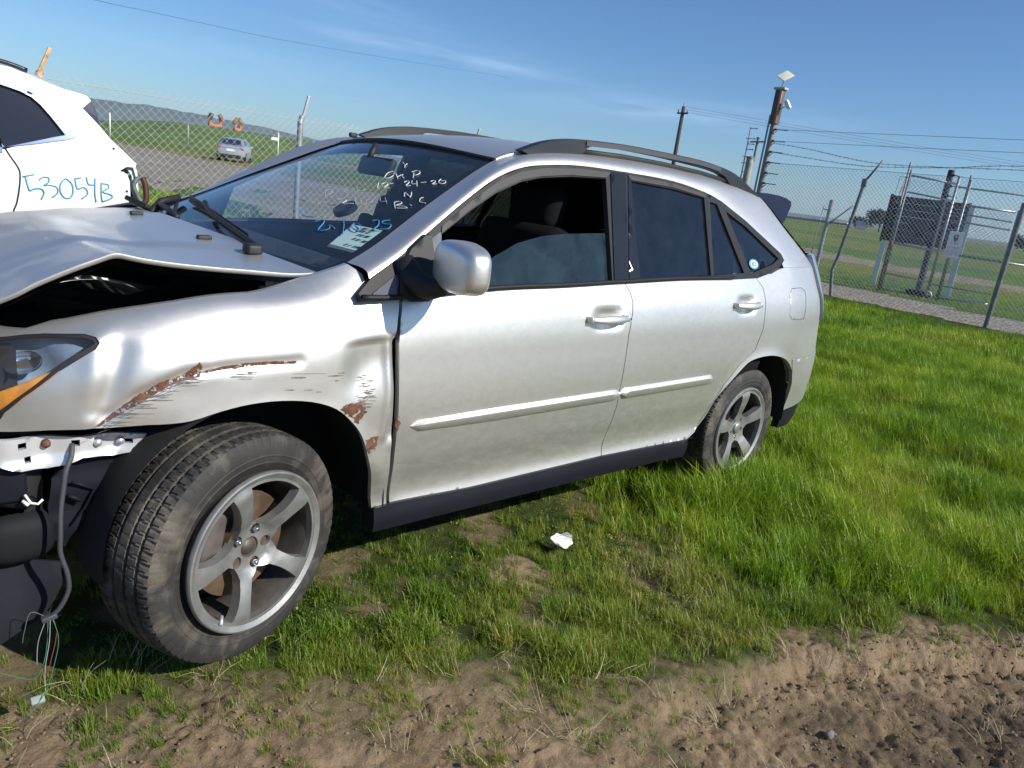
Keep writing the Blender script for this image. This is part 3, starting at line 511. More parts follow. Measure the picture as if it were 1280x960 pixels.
's_text':[[(-0.0852,1.1942),(-0.0345,1.2106)],[(-0.0737,1.1953),(-0.0606,1.1331),(-0.0409,1.141),(-0.0094,1.1438),(0.0018,1.1251),(-0.0111,1.0926)],[(-0.0159,1.1859),(0.0043,1.2012),(0.0264,1.1989),(0.0233,1.1762),(0.003,1.161),(0.027,1.1649),(0.0588,1.157),(0.0621,1.1301),(0.0372,1.1054)],[(0.0966,1.2011),(0.0755,1.172),(0.0745,1.1357),(0.0901,1.1097),(0.1148,1.1089),(0.1303,1.1359),(0.1288,1.1769),(0.1088,1.1996),(0.0966,1.2011)],[(0.1419,1.2055),(0.1713,1.2147)],[(0.1436,1.2056),(0.1508,1.1578),(0.1787,1.1676),(0.1954,1.1552),(0.1949,1.132),(0.1691,1.1095)],[(0.1966,1.2199),(0.2044,1.1838),(0.236,1.1867)],[(0.2366,1.2173),(0.2319,1.1444),(0.2362,1.0979)],[(0.2647,1.1986),(0.262,1.1375),(0.2658,1.102)],[(0.2646,1.1939),(0.2951,1.192),(0.2966,1.1734),(0.2683,1.1522),(0.3076,1.1413),(0.3118,1.1246),(0.2676,1.1022)]],
'spoil':[(2.933,0.38,1.59),(3.266,0.42,1.568),(3.282,0.42,1.542),(3.253,0.4,1.483),(3.189,0.33,1.438)],
}

DN=D['dents']
def segd(u,s,P):
    b=9
    for (x0,y0),(x1,y1) in zip(P,P[1:]):
        dx,dy=x1-x0,y1-y0; t=max(0,min(1,((u-x0)*dx+(s-y0)*dy)/(dx*dx+dy*dy+1e-9))); b=min(b,math.hypot(u-x0-dx*t,s-y0-dy*t))
    return b
G=lambda d,w: math.exp(-(d/w)**2)
HF,HR=D['handleF'],D['handleR']
def cups(u,s):
    o=0
    for (a,b) in (HF,HR):
        cx=(a[0]*.45+b[0]*.55); cy=(a[1]+b[1])/2; L=b[0]-a[0]
        if abs(u-cx)<L: o+=.019*math.exp(-(((u-cx)/(L*.30))**4+((s-cy)/.036)**4))
    return o
def dent(u,s):
    if u>.6: return 0
    o=-.006*G(segd(u,s,DN[0:3]),.03)+.012*G(segd(u,s,DN[3:6]),.034)
    p=DN[6]; q=DN[7]
    o+=.007*G(math.hypot(u-p[0],s-p[1]),.06)+.008*G(math.hypot(u-q[0],(s-q[1])*.8),.05)
    a,b=DN[13],DN[12]
    if u>a[0]-.06: o+=.010*ss(a[0]-.04,a[0]+.04,u)*ss(0,.016,a[1]-s)*(1-ss(.05,.22,a[1]-s))
    o-=.010*G(segd(u,s,[DN[12],DN[8],DN[9]]),.014); o+=.010*G(segd(u-.03,s,[DN[12],DN[8],DN[9]]),.02)
    o+=.002*G(math.hypot(u-DN[10][0],s-DN[10][1]),.018)
    # scraped crease: the metal under the scrape is pushed in
    c=D['scrape']; d=segd(u,s,[c[0],c[2],c[4],D['scrape2'][1],D['scrape2'][5]])
    o+=.006*G(d,.016)
    o+=.0022*noise.noise(Vector((u*7,s*9,2)))*(1-ss(.35,.5,u))
    return o
def SD(u,s,d=0,ex=None):
    x,y,z=side(u,s,(lambda a,b:d+(ex(a,b) if ex else 0)))
    return (x,y,z)
FN_P=lambda u,s,d=0: SD(u,s,d)
FN_D=lambda u,s,d=0: SD(u,s,d,cups)
FN_F=lambda u,s,d=0: SD(u,s,d,dent)
def GPF(off=0.):
    return lambda x,z,d=0: (x,.062+.42*(z-1.17)-off+d,z+(-.4*d if d>.005 else 0))
CAR=empty('damaged_silver_suv',(0,0,0),'silver SUV with crushed front, buckled hood and scraped front wing, standing on the grass','car')
def mir(fn,on): 
    return (lambda *a: (lambda p:(p[0],1.845-p[1],p[2]))(fn(*a))) if on else fn
sh=lambda L,du: [(a+du,b) for a,b in L]
for rt in (False,True):
    # front wing
    o=[D['belt'][0]] if 0 else []
    fr=D['fender_rear']; ar=D['farch_in']; hl=D['hl_out']
    out=[D['fcorner'][3]]+fr[1:]+smooth_line(ar[::-1],3)+D['fender_bot_front'][::-1]+[(-1.0,.78),(-1.0,.84)]
    out+=hl[::-1]+[(-.9,1.09),(-.9,1.165)]+D['fender_top'][::-1]+[D['pillar_seam'][0],D['pillar_seam'][1],D['fcorner'][0],D['fcorner'][1],D['fcorner'][2]]
    clean=[]
    for p in out:
        if not clean or math.hypot(p[0]-clean[-1][0],p[1]-clean[-1][1])>.004: clean.append(p)
    if rt:
        panel('front_wing',clean,[],.03,FN_P,SILVER,CAR,.02,mirror=True)
    else: 
        WING=panel('front_wing',clean,[],.0105,FN_F,SILVER,CAR,.018,label='crumpled silver front wing with rusty scrapes')
    # doors
    bt=D['belt']; sp=D['split']; ff=D['fdoor_front']
    fd=[(ff[0][0]+.004,bt[0][1]+.004)]+sh(ff[1:],.003)+D['fdoor_bot'][1:-1]+sh([sp[-1]],-.0025)+sh(sp[::-1][1:],-.0025)+[(bt[3][0]-.0025,bt[3][1]+.004),(bt[2][0],bt[2][1]+.004),(bt[1][0],bt[1][1]+.004)]
    h=.03 if rt else .0125
    fdo=panel('front_door',fd,[],h,FN_P if rt else FN_D,SILVER,CAR,.022,mirror=rt)
    rl=D['rdoor_low']; rr=D['rdoor_rear']
    rd=[(bt[3][0]+.0025,bt[3][1]+.004)]+sh(sp,.0025)+D['rdoor_bot'][1:-1]+[rl[3],rl[2],rl[1]]+sh(rr[::-1],-.003)+[(bt[6][0],bt[6][1]+.004),(bt[5][0],bt[5][1]+.004),(bt[4][0],bt[4][1]+.004)]
    rdo=panel('rear_door',rd,[],h,FN_P if rt else FN_D,SILVER,CAR,.022,mirror=rt)
    # quarter panel, rear arch
    ai=D['rarch_in']; bs=D['bump_seam']
    q=[(bt[6][0]+.003,bt[6][1]+.012)]+sh(rr,.003)+[(rl[1][0]+.003,rl[1][1]),(rl[2][0]+.003,rl[2][1]),(ai[0][0]-.004,ai[0][1]+.002)]+smooth_line(ai[1:12],3)+[(bs[0][0],bs[0][1]),(3.35,.765),(3.62,.768),(3.62,.93),(3.47,.93),(3.43,1.02),(3.40,1.12),(3.40,1.237),(3.1,1.237),(2.86,1.237),(2.78,1.225),(2.70,1.205)]
    qp=panel('rear_quarter_panel',q,[D['fuel']] if not rt else [],.03 if rt else .014,FN_P,SILVER,CAR,.02,mirror=rt)
    if not rt:
        f=D['fuel']; cx=sum(p[0] for p in f)/len(f); cy=sum(p[1] for p in f)/len(f)
        panel('fuel_door',[(cx+(a-cx)*.955,cy+(b-cy)*.965) for a,b in f],[],.012,lambda u,s,d=0:SD(u,s,d+.0008),SILVER,CAR,.01)
    bp=[(ai[11][0],ai[11][1]-.0)]+[(bs[0][0]+.002,bs[0][1]-.002),(3.35,.762),(3.62,.765),(4.28,.765),(4.28,.47),(3.6,.46),(3.35,.445),(3.12,.432),ai[13],ai[12]]
    panel('rear_bumper',bp,[],.03 if rt else .016,lambda u,s,d=0:SD(u,s,d-.004),SILVER,CAR,.02,mirror=rt)
    panel('bumper_lower',[(3.115,.425),(3.35,.438),(3.6,.453),(4.28,.463),(4.28,.27),(3.5,.28),(3.16,.31)],[],.04,lambda u,s,d=0:SD(u,s,d+.006),PLAST,CAR,.04,mirror=rt)
    panel('tail_lamp',[(3.475,.935),(3.80,.94),(3.78,1.30),(3.375,1.30),(3.385,1.2),(3.405,1.12),(3.435,1.02)],[],.03,lambda u,s,d=0:SD(u,s,d-.016),M('lamp_grey',(.25,.32,.42),.15,.1,var=.1,coat=.5),CAR,.03,mirror=rt)
    panel('tailgate',[(3.62,.775),(4.28,.775),(4.28,1.30),(3.79,1.30),(3.81,.93),(3.62,.925)],[],.04,lambda u,s,d=0:SD(u,s,d+.002),SILVER,CAR,.02,mirror=rt)
    # sill cladding
    panel('rocker_panel',[(.375,.425)]+[(a,b+.006) for a,b in D['fdoor_bot']]+[(1.8,.414),(2.135,.403),(2.15,.31),(1.963,.322),(1.426,.334),(.788,.340),(.378,.34)],[],.013,lambda u,s,d=0:SD(u,s,d-.012),PLAST,CAR,.07,mirror=rt)
    # inner door linings, kept dark
    panel('door_lining',[(.42,.36),(2.75,.36),(2.75,1.12),(.42,1.10)],[],.12,lambda u,s,d=0:SD(u,s,d+.065),SEAT,CAR,.01,mirror=rt)
# ------------------------------------------------------------ roof frame (A pillar, cant rail, D pillar)
LOW=[(.31,.061,1.166),(.438,.090,1.236),(.601,.133,1.338),(.74,.168,1.423),(.867,.197,1.492),(.995,.217,1.539),(1.126,.227,1.563),(1.323,.235,1.581),(1.6,.236,1.585),(1.929,.235,1.581),(2.175,.224,1.555),(2.304,.211,1.526),(2.5,.18,1.452),(2.686,.145,1.367),(2.816,.119,1.306),(2.84,.106,1.275),(2.852,.098,1.255)]
UPP=[(.286,.15,1.198),(.40,.185,1.249),(.60,.25,1.357),(.76,.300,1.44),(.90,.34,1.511),(1.03,.368,1.567),(1.16,.368,1.602),(1.35,.365,1.627),(1.6,.36,1.640),(1.95,.36,1.644),(2.25,.36,1.636),(2.5,.36,1.622),(2.75,.36,1.602),(2.93,.352,1.572),(3.13,.295,1.443),(3.30,.232,1.322),(3.388,.185,1.245)]
LS=smooth_line(LOW,5); US=smooth_line(UPP,5)
def ribbon(inn=0.):
    V=[];K=12
    for A,B in zip(LS,US):
        A=Vector(A);B=Vector(B); L=(B-A).length
        lm=min(L,.19); ta=Vector((0,.38,.92))*lm*1.15; n=Vector((0,.95,.25)).normalized()
        if A.x<1.1: n=Vector((-.25,.85,.15)).normalized()
        if A.x>2.4: n=Vector((.55,.75,.1)).normalized()
        tb=n*lm*1.2
        for k in range(K+1):
            t=k/K; p=A*(2*t**3-3*t*t+1)+ta*(t**3-2*t*t+t)+B*(-2*t**3+3*t*t)+tb*(t**3-t*t)
            V.append((p.x,p.y+inn,p.z-inn*.6))
    n=len(LS)
    base=V[-(K+1):]; tgt=[SD(2.845+(3.42-2.845)*k/K,1.238,inn) for k in range(K+1)]
    for i in range(n-26,n):
        w_=ss(0,1,(i-(n-26))/25)
        for k in range(K+1):
            j=i*(K+1)+k; V[j]=tuple(v+w_*(t_-b_) for v,t_,b_ in zip(V[j],tgt[k],base[k]))
    F=[(i*(K+1)+k,i*(K+1)+k+1,(i+1)*(K+1)+k+1,(i+1)*(K+1)+k) for i in range(n-1) for k in range(K)]
    return V,F
for rt in (False,True):
    V,F=ribbon(); F=[f[::-1] for f in F]
    V2,F2=ribbon(.022)
    if rt: V=[(x,1.845-y,z) for x,y,z in V]; V2=[(x,1.845-y,z) for x,y,z in V2]; F=[f[::-1] for f in F]
    mesh('roof_pillar_frame',V,F,SILVER,CAR)
    mesh('pillar_lining',V2,F2,SEAT,CAR)
# roof skin between the two frames
RI=[i for i,p in enumerate(US) if p[0]>=1.0 and p[0]<=2.94]
def roofpt(t,v,dz=0):
    k=t*(len(RI)-1); i=min(int(k),len(RI)-2); f=k-i; a=US[RI[i]]; b=US[RI[i+1]]; p=[a[j]+(b[j]-a[j])*f for j in range(3)]
    y=p[1]+(1.845-2*p[1])*v; c=1-(2*v-1)**2
    return (p[0]-.062*c*(1-ss(0,.25,t))+.05*c*ss(.8,1,t),y,p[2]+.030*c*(1-.3*(2*v-1)**2)+dz)
V,F=grid(lambda a,b:roofpt(a,b),60,40); mesh('roof',V,F,SILVER,CAR)
V,F=grid(lambda a,b:roofpt(a,b,-.035),20,16); mesh('headliner',V,F,GREYIN,CAR)
# bright drip strip along the roof edge and dark header seam
MB().tube([roofpt(t,0.0,.002) for t in np.linspace(0,.13,8)],.003,6).build('roof_seam_strip',BAREM,CAR)
MB().tube([roofpt(0,t,-.001) for t in np.linspace(0,1,24)],.008,6).build('windshield_seal',BLACK,CAR)
# windshield
WL=smooth_line([(.215,.165,1.150),(.31,.165,1.200),(.40,.195,1.245),(.60,.258,1.352),(.76,.307,1.434),(.90,.347,1.505),(1.022,.373,1.560)],5)
def wsp(v,y,off=0):
    k=v*(len(WL)-1); i=min(int(k),len(WL)-2); f=k-i; p=[WL[i][j]+(WL[i+1][j]-WL[i][j])*f for j in range(3)]
    hw=.9225-p[1]; q=(y-.9225)/hw; c=1-q*q
    return (p[0]-(.085-.02*v)*c-off*.5,y,p[2]+(.0+.026*v)*c+off*.85)
def wspn(v,w_,off=0):
    k=v*(len(WL)-1); i=min(int(k),len(WL)-2); f=k-i; y0=WL[i][1]+(WL[i+1][1]-WL[i][1])*f
    return wsp(v,y0+(1.845-2*y0)*w_,off)
V,F=grid(lambda a,b:wspn(b,a),40,24); WS=mesh('windshield',V,[f[::-1] for f in F],WSGLASS,CAR)
V,F=grid(lambda a,b:wspn(b*.07,a,.001),40,3); mesh('frit_band',V,F,GLOSSB,WS)
V,F=grid(lambda a,b:wspn(.94+b*.06,a,.001),40,3); mesh('frit_band',V,F,GLOSSB,WS)
for a0,a1 in ((0,.022),(.978,1)):
    V,F=grid(lambda a,b:wspn(b,a0+(a1-a0)*a,.0012),3,24); mesh('frit_band',V,F,GLOSSB,WS)
def onws(y,x,off=.004):
    lo,hi=0,1
    for _ in range(24):
        m=(lo+hi)/2
        if wsp(m,y)[0]<x: lo=m
        else: hi=m
    return wsp(lo,y,off)
# ws strokes were traced on a plane; slide them along the line of the bowed glass
def glassline(name,strokes,r,m,parent,label=None):
    for st in strokes:
        st=smooth_line(st,3) if len(st)>2 else st
        MB().tube([onws(y,x-.075*(1-((y-.9225)/.66)**2)) for y,x in st],r,5).build(name,m,parent,label=label)
CHALK=M('white_marker',(.55,.58,.58),.8); CHALKF=M('faded_marker',(.28,.31,.31),.8); BLUEM=M('blue_marker',(.04,.19,.38),.7)
glassline('pen_stroke',D['wwhite'],.0016,CHALK,WS)
glassline('pen_stroke',D['wfaint'],.0013,CHALKF,WS)
glassline('pen_stroke',D['wblue'],.0021,BLUEM,WS)
def wquad(name,poly,m,off,parent):
    Q=[(y,x-.075*(1-((y-.9225)/.66)**2)) for y,x in poly]
    n=8; 
    def f(a,b):
        p=[Q[0][k]*(1-a)*(1-b)+Q[1][k]*a*(1-b)+Q[2][k]*a*b+Q[3][k]*(1-a)*b for k in (0,1)]
        return onws(p[0],p[1],off)
    V,F=grid(f,n,n); return mesh(name,V,F,m,parent)
lab=wquad('paper_label',D['wlabel'][0],M('label_paper',(.66,.80,.72),.6,var=.05),-.003,WS)
lab2=wquad('paper_label',D['wlabel'][1],M('label_paper_grey',(.12,.15,.16),.6),-.003,WS)
b=MB(); random.seed(3)
for (a,c) in D['wbars']:
    N=26; k=0
    while k<N:
        w_=random.choice((1,1,2)); 
        if random.random()<.62:
            for hgt in (0,):
                p=[a[j]+(c[j]-a[j])*k/N for j in(0,1)]; q=[a[j]+(c[j]-a[j])*(k+w_*.8)/N for j in (0,1)]
                up=(-.004,.012)
                PP=[p,q,(q[0]+up[0],q[1]+up[1]),(p[0]+up[0],p[1]+up[1])]
                PP=[onws(y,x-.075*(1-((y-.9225)/.66)**2),-.0015) for y,x in PP]; b.add(PP,[(0,1,2,3)])
        k+=w_
b.build('label_barcode',BLACK,WS,kind='stuff')
ct,c1,c2=D['wdisc'][0]; fx=lambda p:onws(p[0],p[1]-.075*(1-((p[0]-.9225)/.66)**2),-.006)
C0=Vector(fx(ct)); r_=(Vector(fx(c1))-C0).length*.9; nrm=Vector((-.5,0,.85)).normalized()
V=[C0]+[C0+(Vector((0,1,0))*math.cos(t)+Vector((0,1,0)).cross(nrm)*math.sin(t))*r_ for t in np.linspace(0,2*math.pi,33)[:-1]]
V+=[v-nrm*.02 for v in V[1:]]
mesh('suction_mount',V,[(0,i+1,(i+1)%32+1) for i in range(32)]+[(i+1,(i+1)%32+1,(i+1)%32+33,i+33) for i in range(32)],GREYIN,WS)
# rear view mirror inside
MB().box((.80,.84,1.475),(.03,.23,.075),Matrix.Rotation(R(18),3,'Y'),.02).tube([(.80,.9,1.50),(.84,.92,1.56)],.012).build('rear_view_mirror',BLACK,CAR,True)
# ------------------------------------------------------------ side windows
for rt in (False,True):
    g0=GPF(.006); gi=GPF(-.004); 
    ring=D['trimtop']+D['trimlow'][0:]
    cl=[]
    for p in ring:
        if not cl or math.hypot(p[0]-cl[-1][0],p[1]-cl[-1][1])>.006: cl.append(p)
    holes=[D['fwin'],D['rglass'],D['rglass2'],D['qglass']]
    tr=panel('window_frame',cl,holes,.035,g0,TRIM,CAR,.022,mirror=rt)
    # upper visor bands
    tt=D['trimtop']; 
    b=[]
    fw=D['fwin']
    vis=[tt[3],tt[4],tt[5],tt[6],tt[7],tt[8],tt[9],(fw[6][0],fw[6][1]+.004),(fw[5][0],fw[5][1]+.006),(fw[4][0],fw[4][1]+.006),(fw[3][0],fw[3][1]+.007),(fw[2][0]+.0,fw[2][1]+.008),(fw[1][0],fw[1][1]+.008),(fw[0][0],fw[0][1]+.006)]
    cx=lambda L,k:[(a,b_-k) for a,b_ in L]
    panel('door_visor',[(a,b_-.010) for a,b_ in vis[:7]]+vis[7:],[],.03,GPF(.011),VISOR,tr,.006,mirror=rt)
    rg=D['rglass']
    panel('door_visor',[(a,b_-.010) for a,b_ in tt[10:13]]+[(rg[2][0]-.0,rg[2][1]+.004),(rg[1][0],rg[1][1]+.006),(rg[0][0],rg[0][1]+.004)],[],.03,GPF(.011),VISOR,tr,.006,mirror=rt)
    panel('rear_door_glass',D['rglass'],[],.05,gi,TINTG,CAR,0,mirror=rt)
    panel('rear_door_glass',D['rglass2'],[],.05,gi,TINTG,CAR,0,mirror=rt)
    panel('quarter_glass',D['qglass'],[],.05,gi,TINTG,CAR,0,mirror=rt)
    panel('pillar_cover',D['bpillF'],[],.03,GPF(.011),GLOSSB,CAR,.008,mirror=rt)
    panel('pillar_cover',D['bpillR'],[],.03,GPF(.010),GLOSSB,CAR,.008,mirror=rt)
    panel('mirror_sail',[(a,b_) for a,b_ in D['sail']],[],.03,GPF(.012),M('sail_grey',(.10,.105,.115),.3,coat=.5),CAR,.008,mirror=rt)
    panel('sail_window',D['sail2'],[],.03,GPF(.010),M('sail_glass',(.09,.10,.12),.15,coat=.6),CAR,.004,mirror=rt)
    if not rt: panel('front_door_glass',D['fglass'],[],.03,GPF(-.014),SIDEG,CAR,.004,label='half lowered front door glass')
    # belt moulding
    L=D['trimlow'][::-1]; L=smooth_line(L,3); b=MB(); b.tube([(x,(.062+.42*(z-1.17)-.008) if not rt else 1.845-(.062+.42*(z-1.17)-.008),z+.009) for x,z in L],.009,6)
    b.build('belt_moulding',TRIM,CAR,True)
# fine chrome line on the quarter window corner and round sticker
st=D['sticker']; c=st[0]; ra=abs(st[1][0]-c[0]); rb=abs(st[2][1]-c[1])
for k,(f,m_,o_) in enumerate(((1,M('sticker_rim',(.10,.30,.36),.4),.0045),(.78,M('sticker_blue',(.42,.62,.66),.4),.0055),(.42,M('sticker_red',(.35,.12,.06),.4),.0065),(.22,M('sticker_cream',(.75,.72,.6),.4),.0075))):
    V=[GPF(o_-.001)(c[0]+ra*f*1.05*math.cos(t),c[1]+rb*f*1.05*math.sin(t)) for t in np.linspace(0,2*math.pi,25)[:-1]]
    so_=mesh('round_sticker',V,[tuple(range(24))[::-1]],m_,CAR if k==0 else ST0)
    if k==0: ST0=so_
# ------------------------------------------------------------ mouldings, handles, mirror
def moulding(name,P,parent):
    us=[p[0] for p in P]; lo=min(us); hi=max(us)
    b=MB(); N=30; prof_=[(-.022,.0),(-.020,.010),(-.008,.016),(.010,.015),(.022,.004),(.022,-.003)]
    V=[];F=[]
    for i in range(N+1):
        t=i/N; u=lo+(hi-lo)*t
        sc=.7+.3*min(1,t*3) if name=='F' else 1; e=min(1,min(t,1-t)*N/1.2+.15); s0=P[0][1]; 
        # centre line interpolated from the traced ends
        c0=(P[0][1]+P[-1][1])/2 if name=='F' else (P[0][1]+P[-1][1])/2; c1=(P[2][1]+P[3][1])/2
        cc=c0+(c1-c0)*t
        for ds,pr in prof_: V.append(SD(u,cc+ds*sc*e,-pr*e))
    k=len(prof_)
    for i in range(N):
        for j in range(k-1): a=i*k+j; F.append((a,a+k,a+k+1,a+1))
    F.append(tuple(range(k))); F.append(tuple(N*k+j for j in range(k))[::-1])
    return mesh('side_moulding',V,F,SILVER,parent,True,sharp=40)
moulding('F',D['moldF'],CAR); moulding('R',D['moldR'],CAR)
for (a,bq),nm in ((HF,'f'),(HR,'r')):
    L=bq[0]-a[0]; cy=(a[1]+bq[1])/2; V=[];n=14;N=26
    for i in range(N+1):
        t=i/N; w_=.5+.5*math.sin(math.pi*min(1,max(0,t))**.8); w_=max(.06,min(1,(math.sin(math.pi*t)+.02)**.35)); 
        hh=.0165*w_*(.75+.25*math.sin(math.pi*t)); pr=.012+.026*math.sin(math.pi*min(.999,max(.001,t)))**.5
        for k in range(n):
            th=2*math.pi*k/n; V.append(SD(a[0]+L*t,cy+hh*math.sin(th)+.003,-pr-.009*w_*math.cos(th)))
    F=[(i*n+k,(i+1)*n+k,(i+1)*n+(k+1)%n,i*n+(k+1)%n) for i in range(N) for k in range(n)]+[tuple(range(n)),tuple(N*n+k for k in range(n))[::-1]]
    h=mesh('door_handle',V,F,SILVER,CAR)
    for t in (.06,.93):
        q=Vector(SD(a[0]+L*t,cy+.003,-.012)); MB().box(q,(.022,.035,.024),None,.006).build('handle_mount',SILVER,h,True)
    if nm=='f':
        V=[SD(a[0]+L*.935+.010*math.cos(t),cy+.004+.010*math.sin(t),-.0335) for t in np.linspace(0,2*math.pi,17)[:-1]]
        mesh('lock_plate',V,[tuple(range(16))[::-1]],BAREM,h); MB().box(SD(a[0]+L*.935,cy+.004,-.035),(.004,.003,.010)).build('key_slot',BLACK,h)
def superbox(c,rx,ry,rz,e=3.2,n=28,m=18,fn=None):
    V=[];F=[]
    sp=lambda v,p:math.copysign(abs(v)**p,v)
    for j in range(m+1):
        ph=-math.pi/2+math.pi*j/m
        for i in range(n):
            th=2*math.pi*i/n; x=sp(math.cos(ph),2/e)*sp(math.cos(th),2/e); y=sp(math.cos(ph),2/e)*sp(math.sin(th),2/e); z=sp(math.sin(ph),2/e)
            p=Vector((x*rx,y*ry,z*rz)); p=fn(p) if fn else p; V.append(p+Vector(c))
    for j in range(m):
        for i in range(n): F.append((j*n+i,j*n+(i+1)%n,(j+1)*n+(i+1)%n,(j+1)*n+i))
    return V,F
for rt in (False,):
    mx_=lambda p:(p[0],1.845-p[1],p[2]) if rt else tuple(p)
    def shape(p):
        f=p.y/.125                                   # outer end lower and rounder
        q=Vector((p.x*(1-.25*max(0,-f)),p.y,p.z*(1-.10*max(0,-f)-.04*max(0,f))))
        q=Matrix.Rotation(R(-14),3,'Z')@q
        return q
    V,F=superbox((.507,-.120,1.232),.060,.126,.076,3.6,36,24,shape)
    V=[mx_(v) for v in V]; F=[f[::-1] for f in F] if rt else F
    mr=mesh('side_mirror',V,F,SILVER,CAR)
    b=MB(); b.tube([mx_((.435,.085,1.205)),mx_((.45,.035,1.165)),mx_((.475,-.02,1.150)),mx_((.49,-.06,1.165))],[.045,.042,.036,.028],12).build('mirror_arm',BLACK,mr,True)
    P=[(.395,1.13),(.415,1.20),(.46,1.255),(.52,1.295),(.545,1.30),(.545,1.13),(.50,1.105),(.43,1.105)]
    panel('mirror_base',P,[],.03,lambda x,z,d=0:(x,.062+.42*(z-1.17)-.022+d,z),BLACK,mr,.02,mirror=rt)
    V,F=superbox((.546,-.110,1.235),.010,.110,.062,4,24,12,lambda p:Matrix.Rotation(R(-14),3,'Z')@p)
    V=[mx_(v) for v in V]; F=[f[::-1] for f in F] if rt else F
    mesh('mirror_glass',V,F,CHROME,mr)
# roof rails
TOP=[(1.10,1.604),(1.15,1.624),(1.2,1.643),(1.27,1.662),(1.35,1.676),(1.449,1.687),(1.7,1.699),(1.95,1.701),(2.25,1.700),(2.445,1.688),(2.55,1.675),(2.64,1.655),(2.72,1.628),(2.79,1.604),(2.86,1.588)]
BOT=[(2.86,1.560),(2.70,1.575),(2.60,1.590),(2.545,1.622),(2.49,1.650),(2.38,1.664),(2.2,1.671),(1.95,1.677),(1.7,1.677),(1.52,1.671),(1.46,1.655),(1.42,1.625),(1.30,1.605),(1.16,1.590)]
for rt in (False,True):
    out=smooth_line(TOP,3)+smooth_line(BOT,3)
    V,F,loops=cdt(out,[],.03)
    yy=lambda y:1.845-y if rt else y
    P=[];FF=[];K=len(V)
    for y,dz in ((.333,0),(.375,0)): P+=[(x,yy(y+.10*max(0,z-1.64)),z) for x,z in V]
    FF+=[tuple(f) for f in F]; FF+=[tuple(i+K for i in f)[::-1] for f in F]
    L=loops[0]; k=len(P); n=len(L); P+=[(x,yy(.333+.10*max(0,z-1.64)),z) for x,z in L]; P+=[(x,yy(.375+.10*max(0,z-1.64)),z) for x,z in L]
    FF+=[(k+i,k+(i+1)%n,k+n+(i+1)%n,k+n+i)[::-1] for i in range(n)]
    rail=mesh('roof_rail',P,FF,M('rail_dark_grey',(.022,.024,.03),.45,0,var=.1,spec=.3),CAR,True,sharp=35)
    # lighter metal centre section and base strip
    V=[];N=24
    tp=smooth_line(TOP[5:10],6)
    A=[(x,yy(.330),z-.004) for x,z in tp]+[(x,yy(.330),z-.024) for x,z in tp[::-1]]
    mesh('rail_insert',A,[(i,i+1,len(A)-2-i,len(A)-1-i) for i in range(len(tp)-1)],M('rail_insert_grey',(.10,.10,.105),.4,.4,var=.05),rail)
    MB().tube([(x,yy(.352),z) for x,z in ((1.42,1.640),(1.7,1.650),(2.0,1.651),(2.3,1.644),(2.56,1.628))],.010,8).build('rail_base_strip',BLACK,rail,True)
MB().box((1.04,1.44,1.597),(.04,.02,.022),None,.008).build('roof_clip',BLACK,CAR,True)
# spoiler and rear glass
def rearpt(v,w_):
    i=v*(len(US)-1-RI[-1]); k=min(int(i),len(US)-2-RI[-1]); f=i-k; a=US[RI[-1]+k]; b=US[min(RI[-1]+k+1,len(US)-1)]; p=[a[j]+(b[j]-a[j])*f for j in range(3)]
    c=1-(2*w_-1)**2
    return (p[0]+.09*c+.06*v*c,p[1]+(1.845-2*p[1])*w_,p[2]+.012*c)
V,F=grid(lambda a,b:rearpt(b,a),30,20,True); mesh('tailgate_glass',V,F,M('rear_glass_dark',(.02,.03,.05),.08,coat=.8),CAR)
S0=[(2.90,1.597),(3.0,1.603),(3.12,1.602),(3.22,1.592),(3.275,1.578),(3.285,1.555),(3.27,1.52),(3.25,1.47),(3.21,1.435),(3.15,1.43),(3.05,1.48),(2.95,1.54)]
V=[];n=len(S0); 
for j,y in enumerate((.36,.375,.40,.60,.92,1.245,1.445,1.47,1.485)):
    c=1-((y-.9225)/.57)**2
    for x,z in S0: 
        th=1 if y<.41 or y>1.44 else 0
        V.append((x+.04*c,y,z if (z>1.5 or th) else 1.52+.4*(z-1.43)))
F=[(j*n+i,j*n+(i+1)%n,(j+1)*n+(i+1)%n,(j+1)*n+i) for j in range(8) for i in range(n)]+[tuple(range(n))[::-1],tuple(8*n+i for i in range(n))]
mesh('roof_spoiler',V,F,M('spoiler_blue_black',(.012,.02,.05),.5,spec=.2),CAR,True,sharp=40)
# ------------------------------------------------------------ scrapes on the wing
RUSTA=RUST.copy(); RUSTA.name='ragged_rust'
_n=RUSTA.node_tree.nodes; _l=RUSTA.node_tree.links
_g=_n.new('ShaderNodeNewGeometry'); _z=_n.new('ShaderNodeTexNoise'); _z.inputs['Scale'].default_value=55; _z.inputs['Detail'].default_value=7; _z.inputs['Roughness'].default_value=.75; _l.new(_g.outputs['Position'],_z.inputs[0])
_c=_n.new('ShaderNodeMath'); _c.operation='GREATER_THAN'; _c.inputs[1].default_value=.455; _l.new(_z.outputs[0],_c.inputs[0]); _l.new(_c.outputs[0],_n['Principled BSDF'].inputs['Alpha'])
def decal(name,poly,m,h=.01,off=.0012,label=None,fn=FN_F,parent=None,jag=.0):
    random.seed(len(poly)*7); P=resamp(poly,.008) if jag else poly
    if jag: P=[(a+random.uniform(-jag,jag),b+random.uniform(-jag,jag)*.6) for a,b in P]
    return panel(name,P,[],h,lambda u,s,d=0:fn(u,s,d-off),m,parent or WING,0,label=label)
decal('rust_scrape',D['scrape'],RUSTA,jag=.0022); decal('rust_scrape',D['scrape2'],RUSTA,jag=.0012)
r1=decal('rust_patch',D['rust1'],RUSTA,jag=.005); decal('rust_patch',D['rust2'],RUSTA,jag=.004)
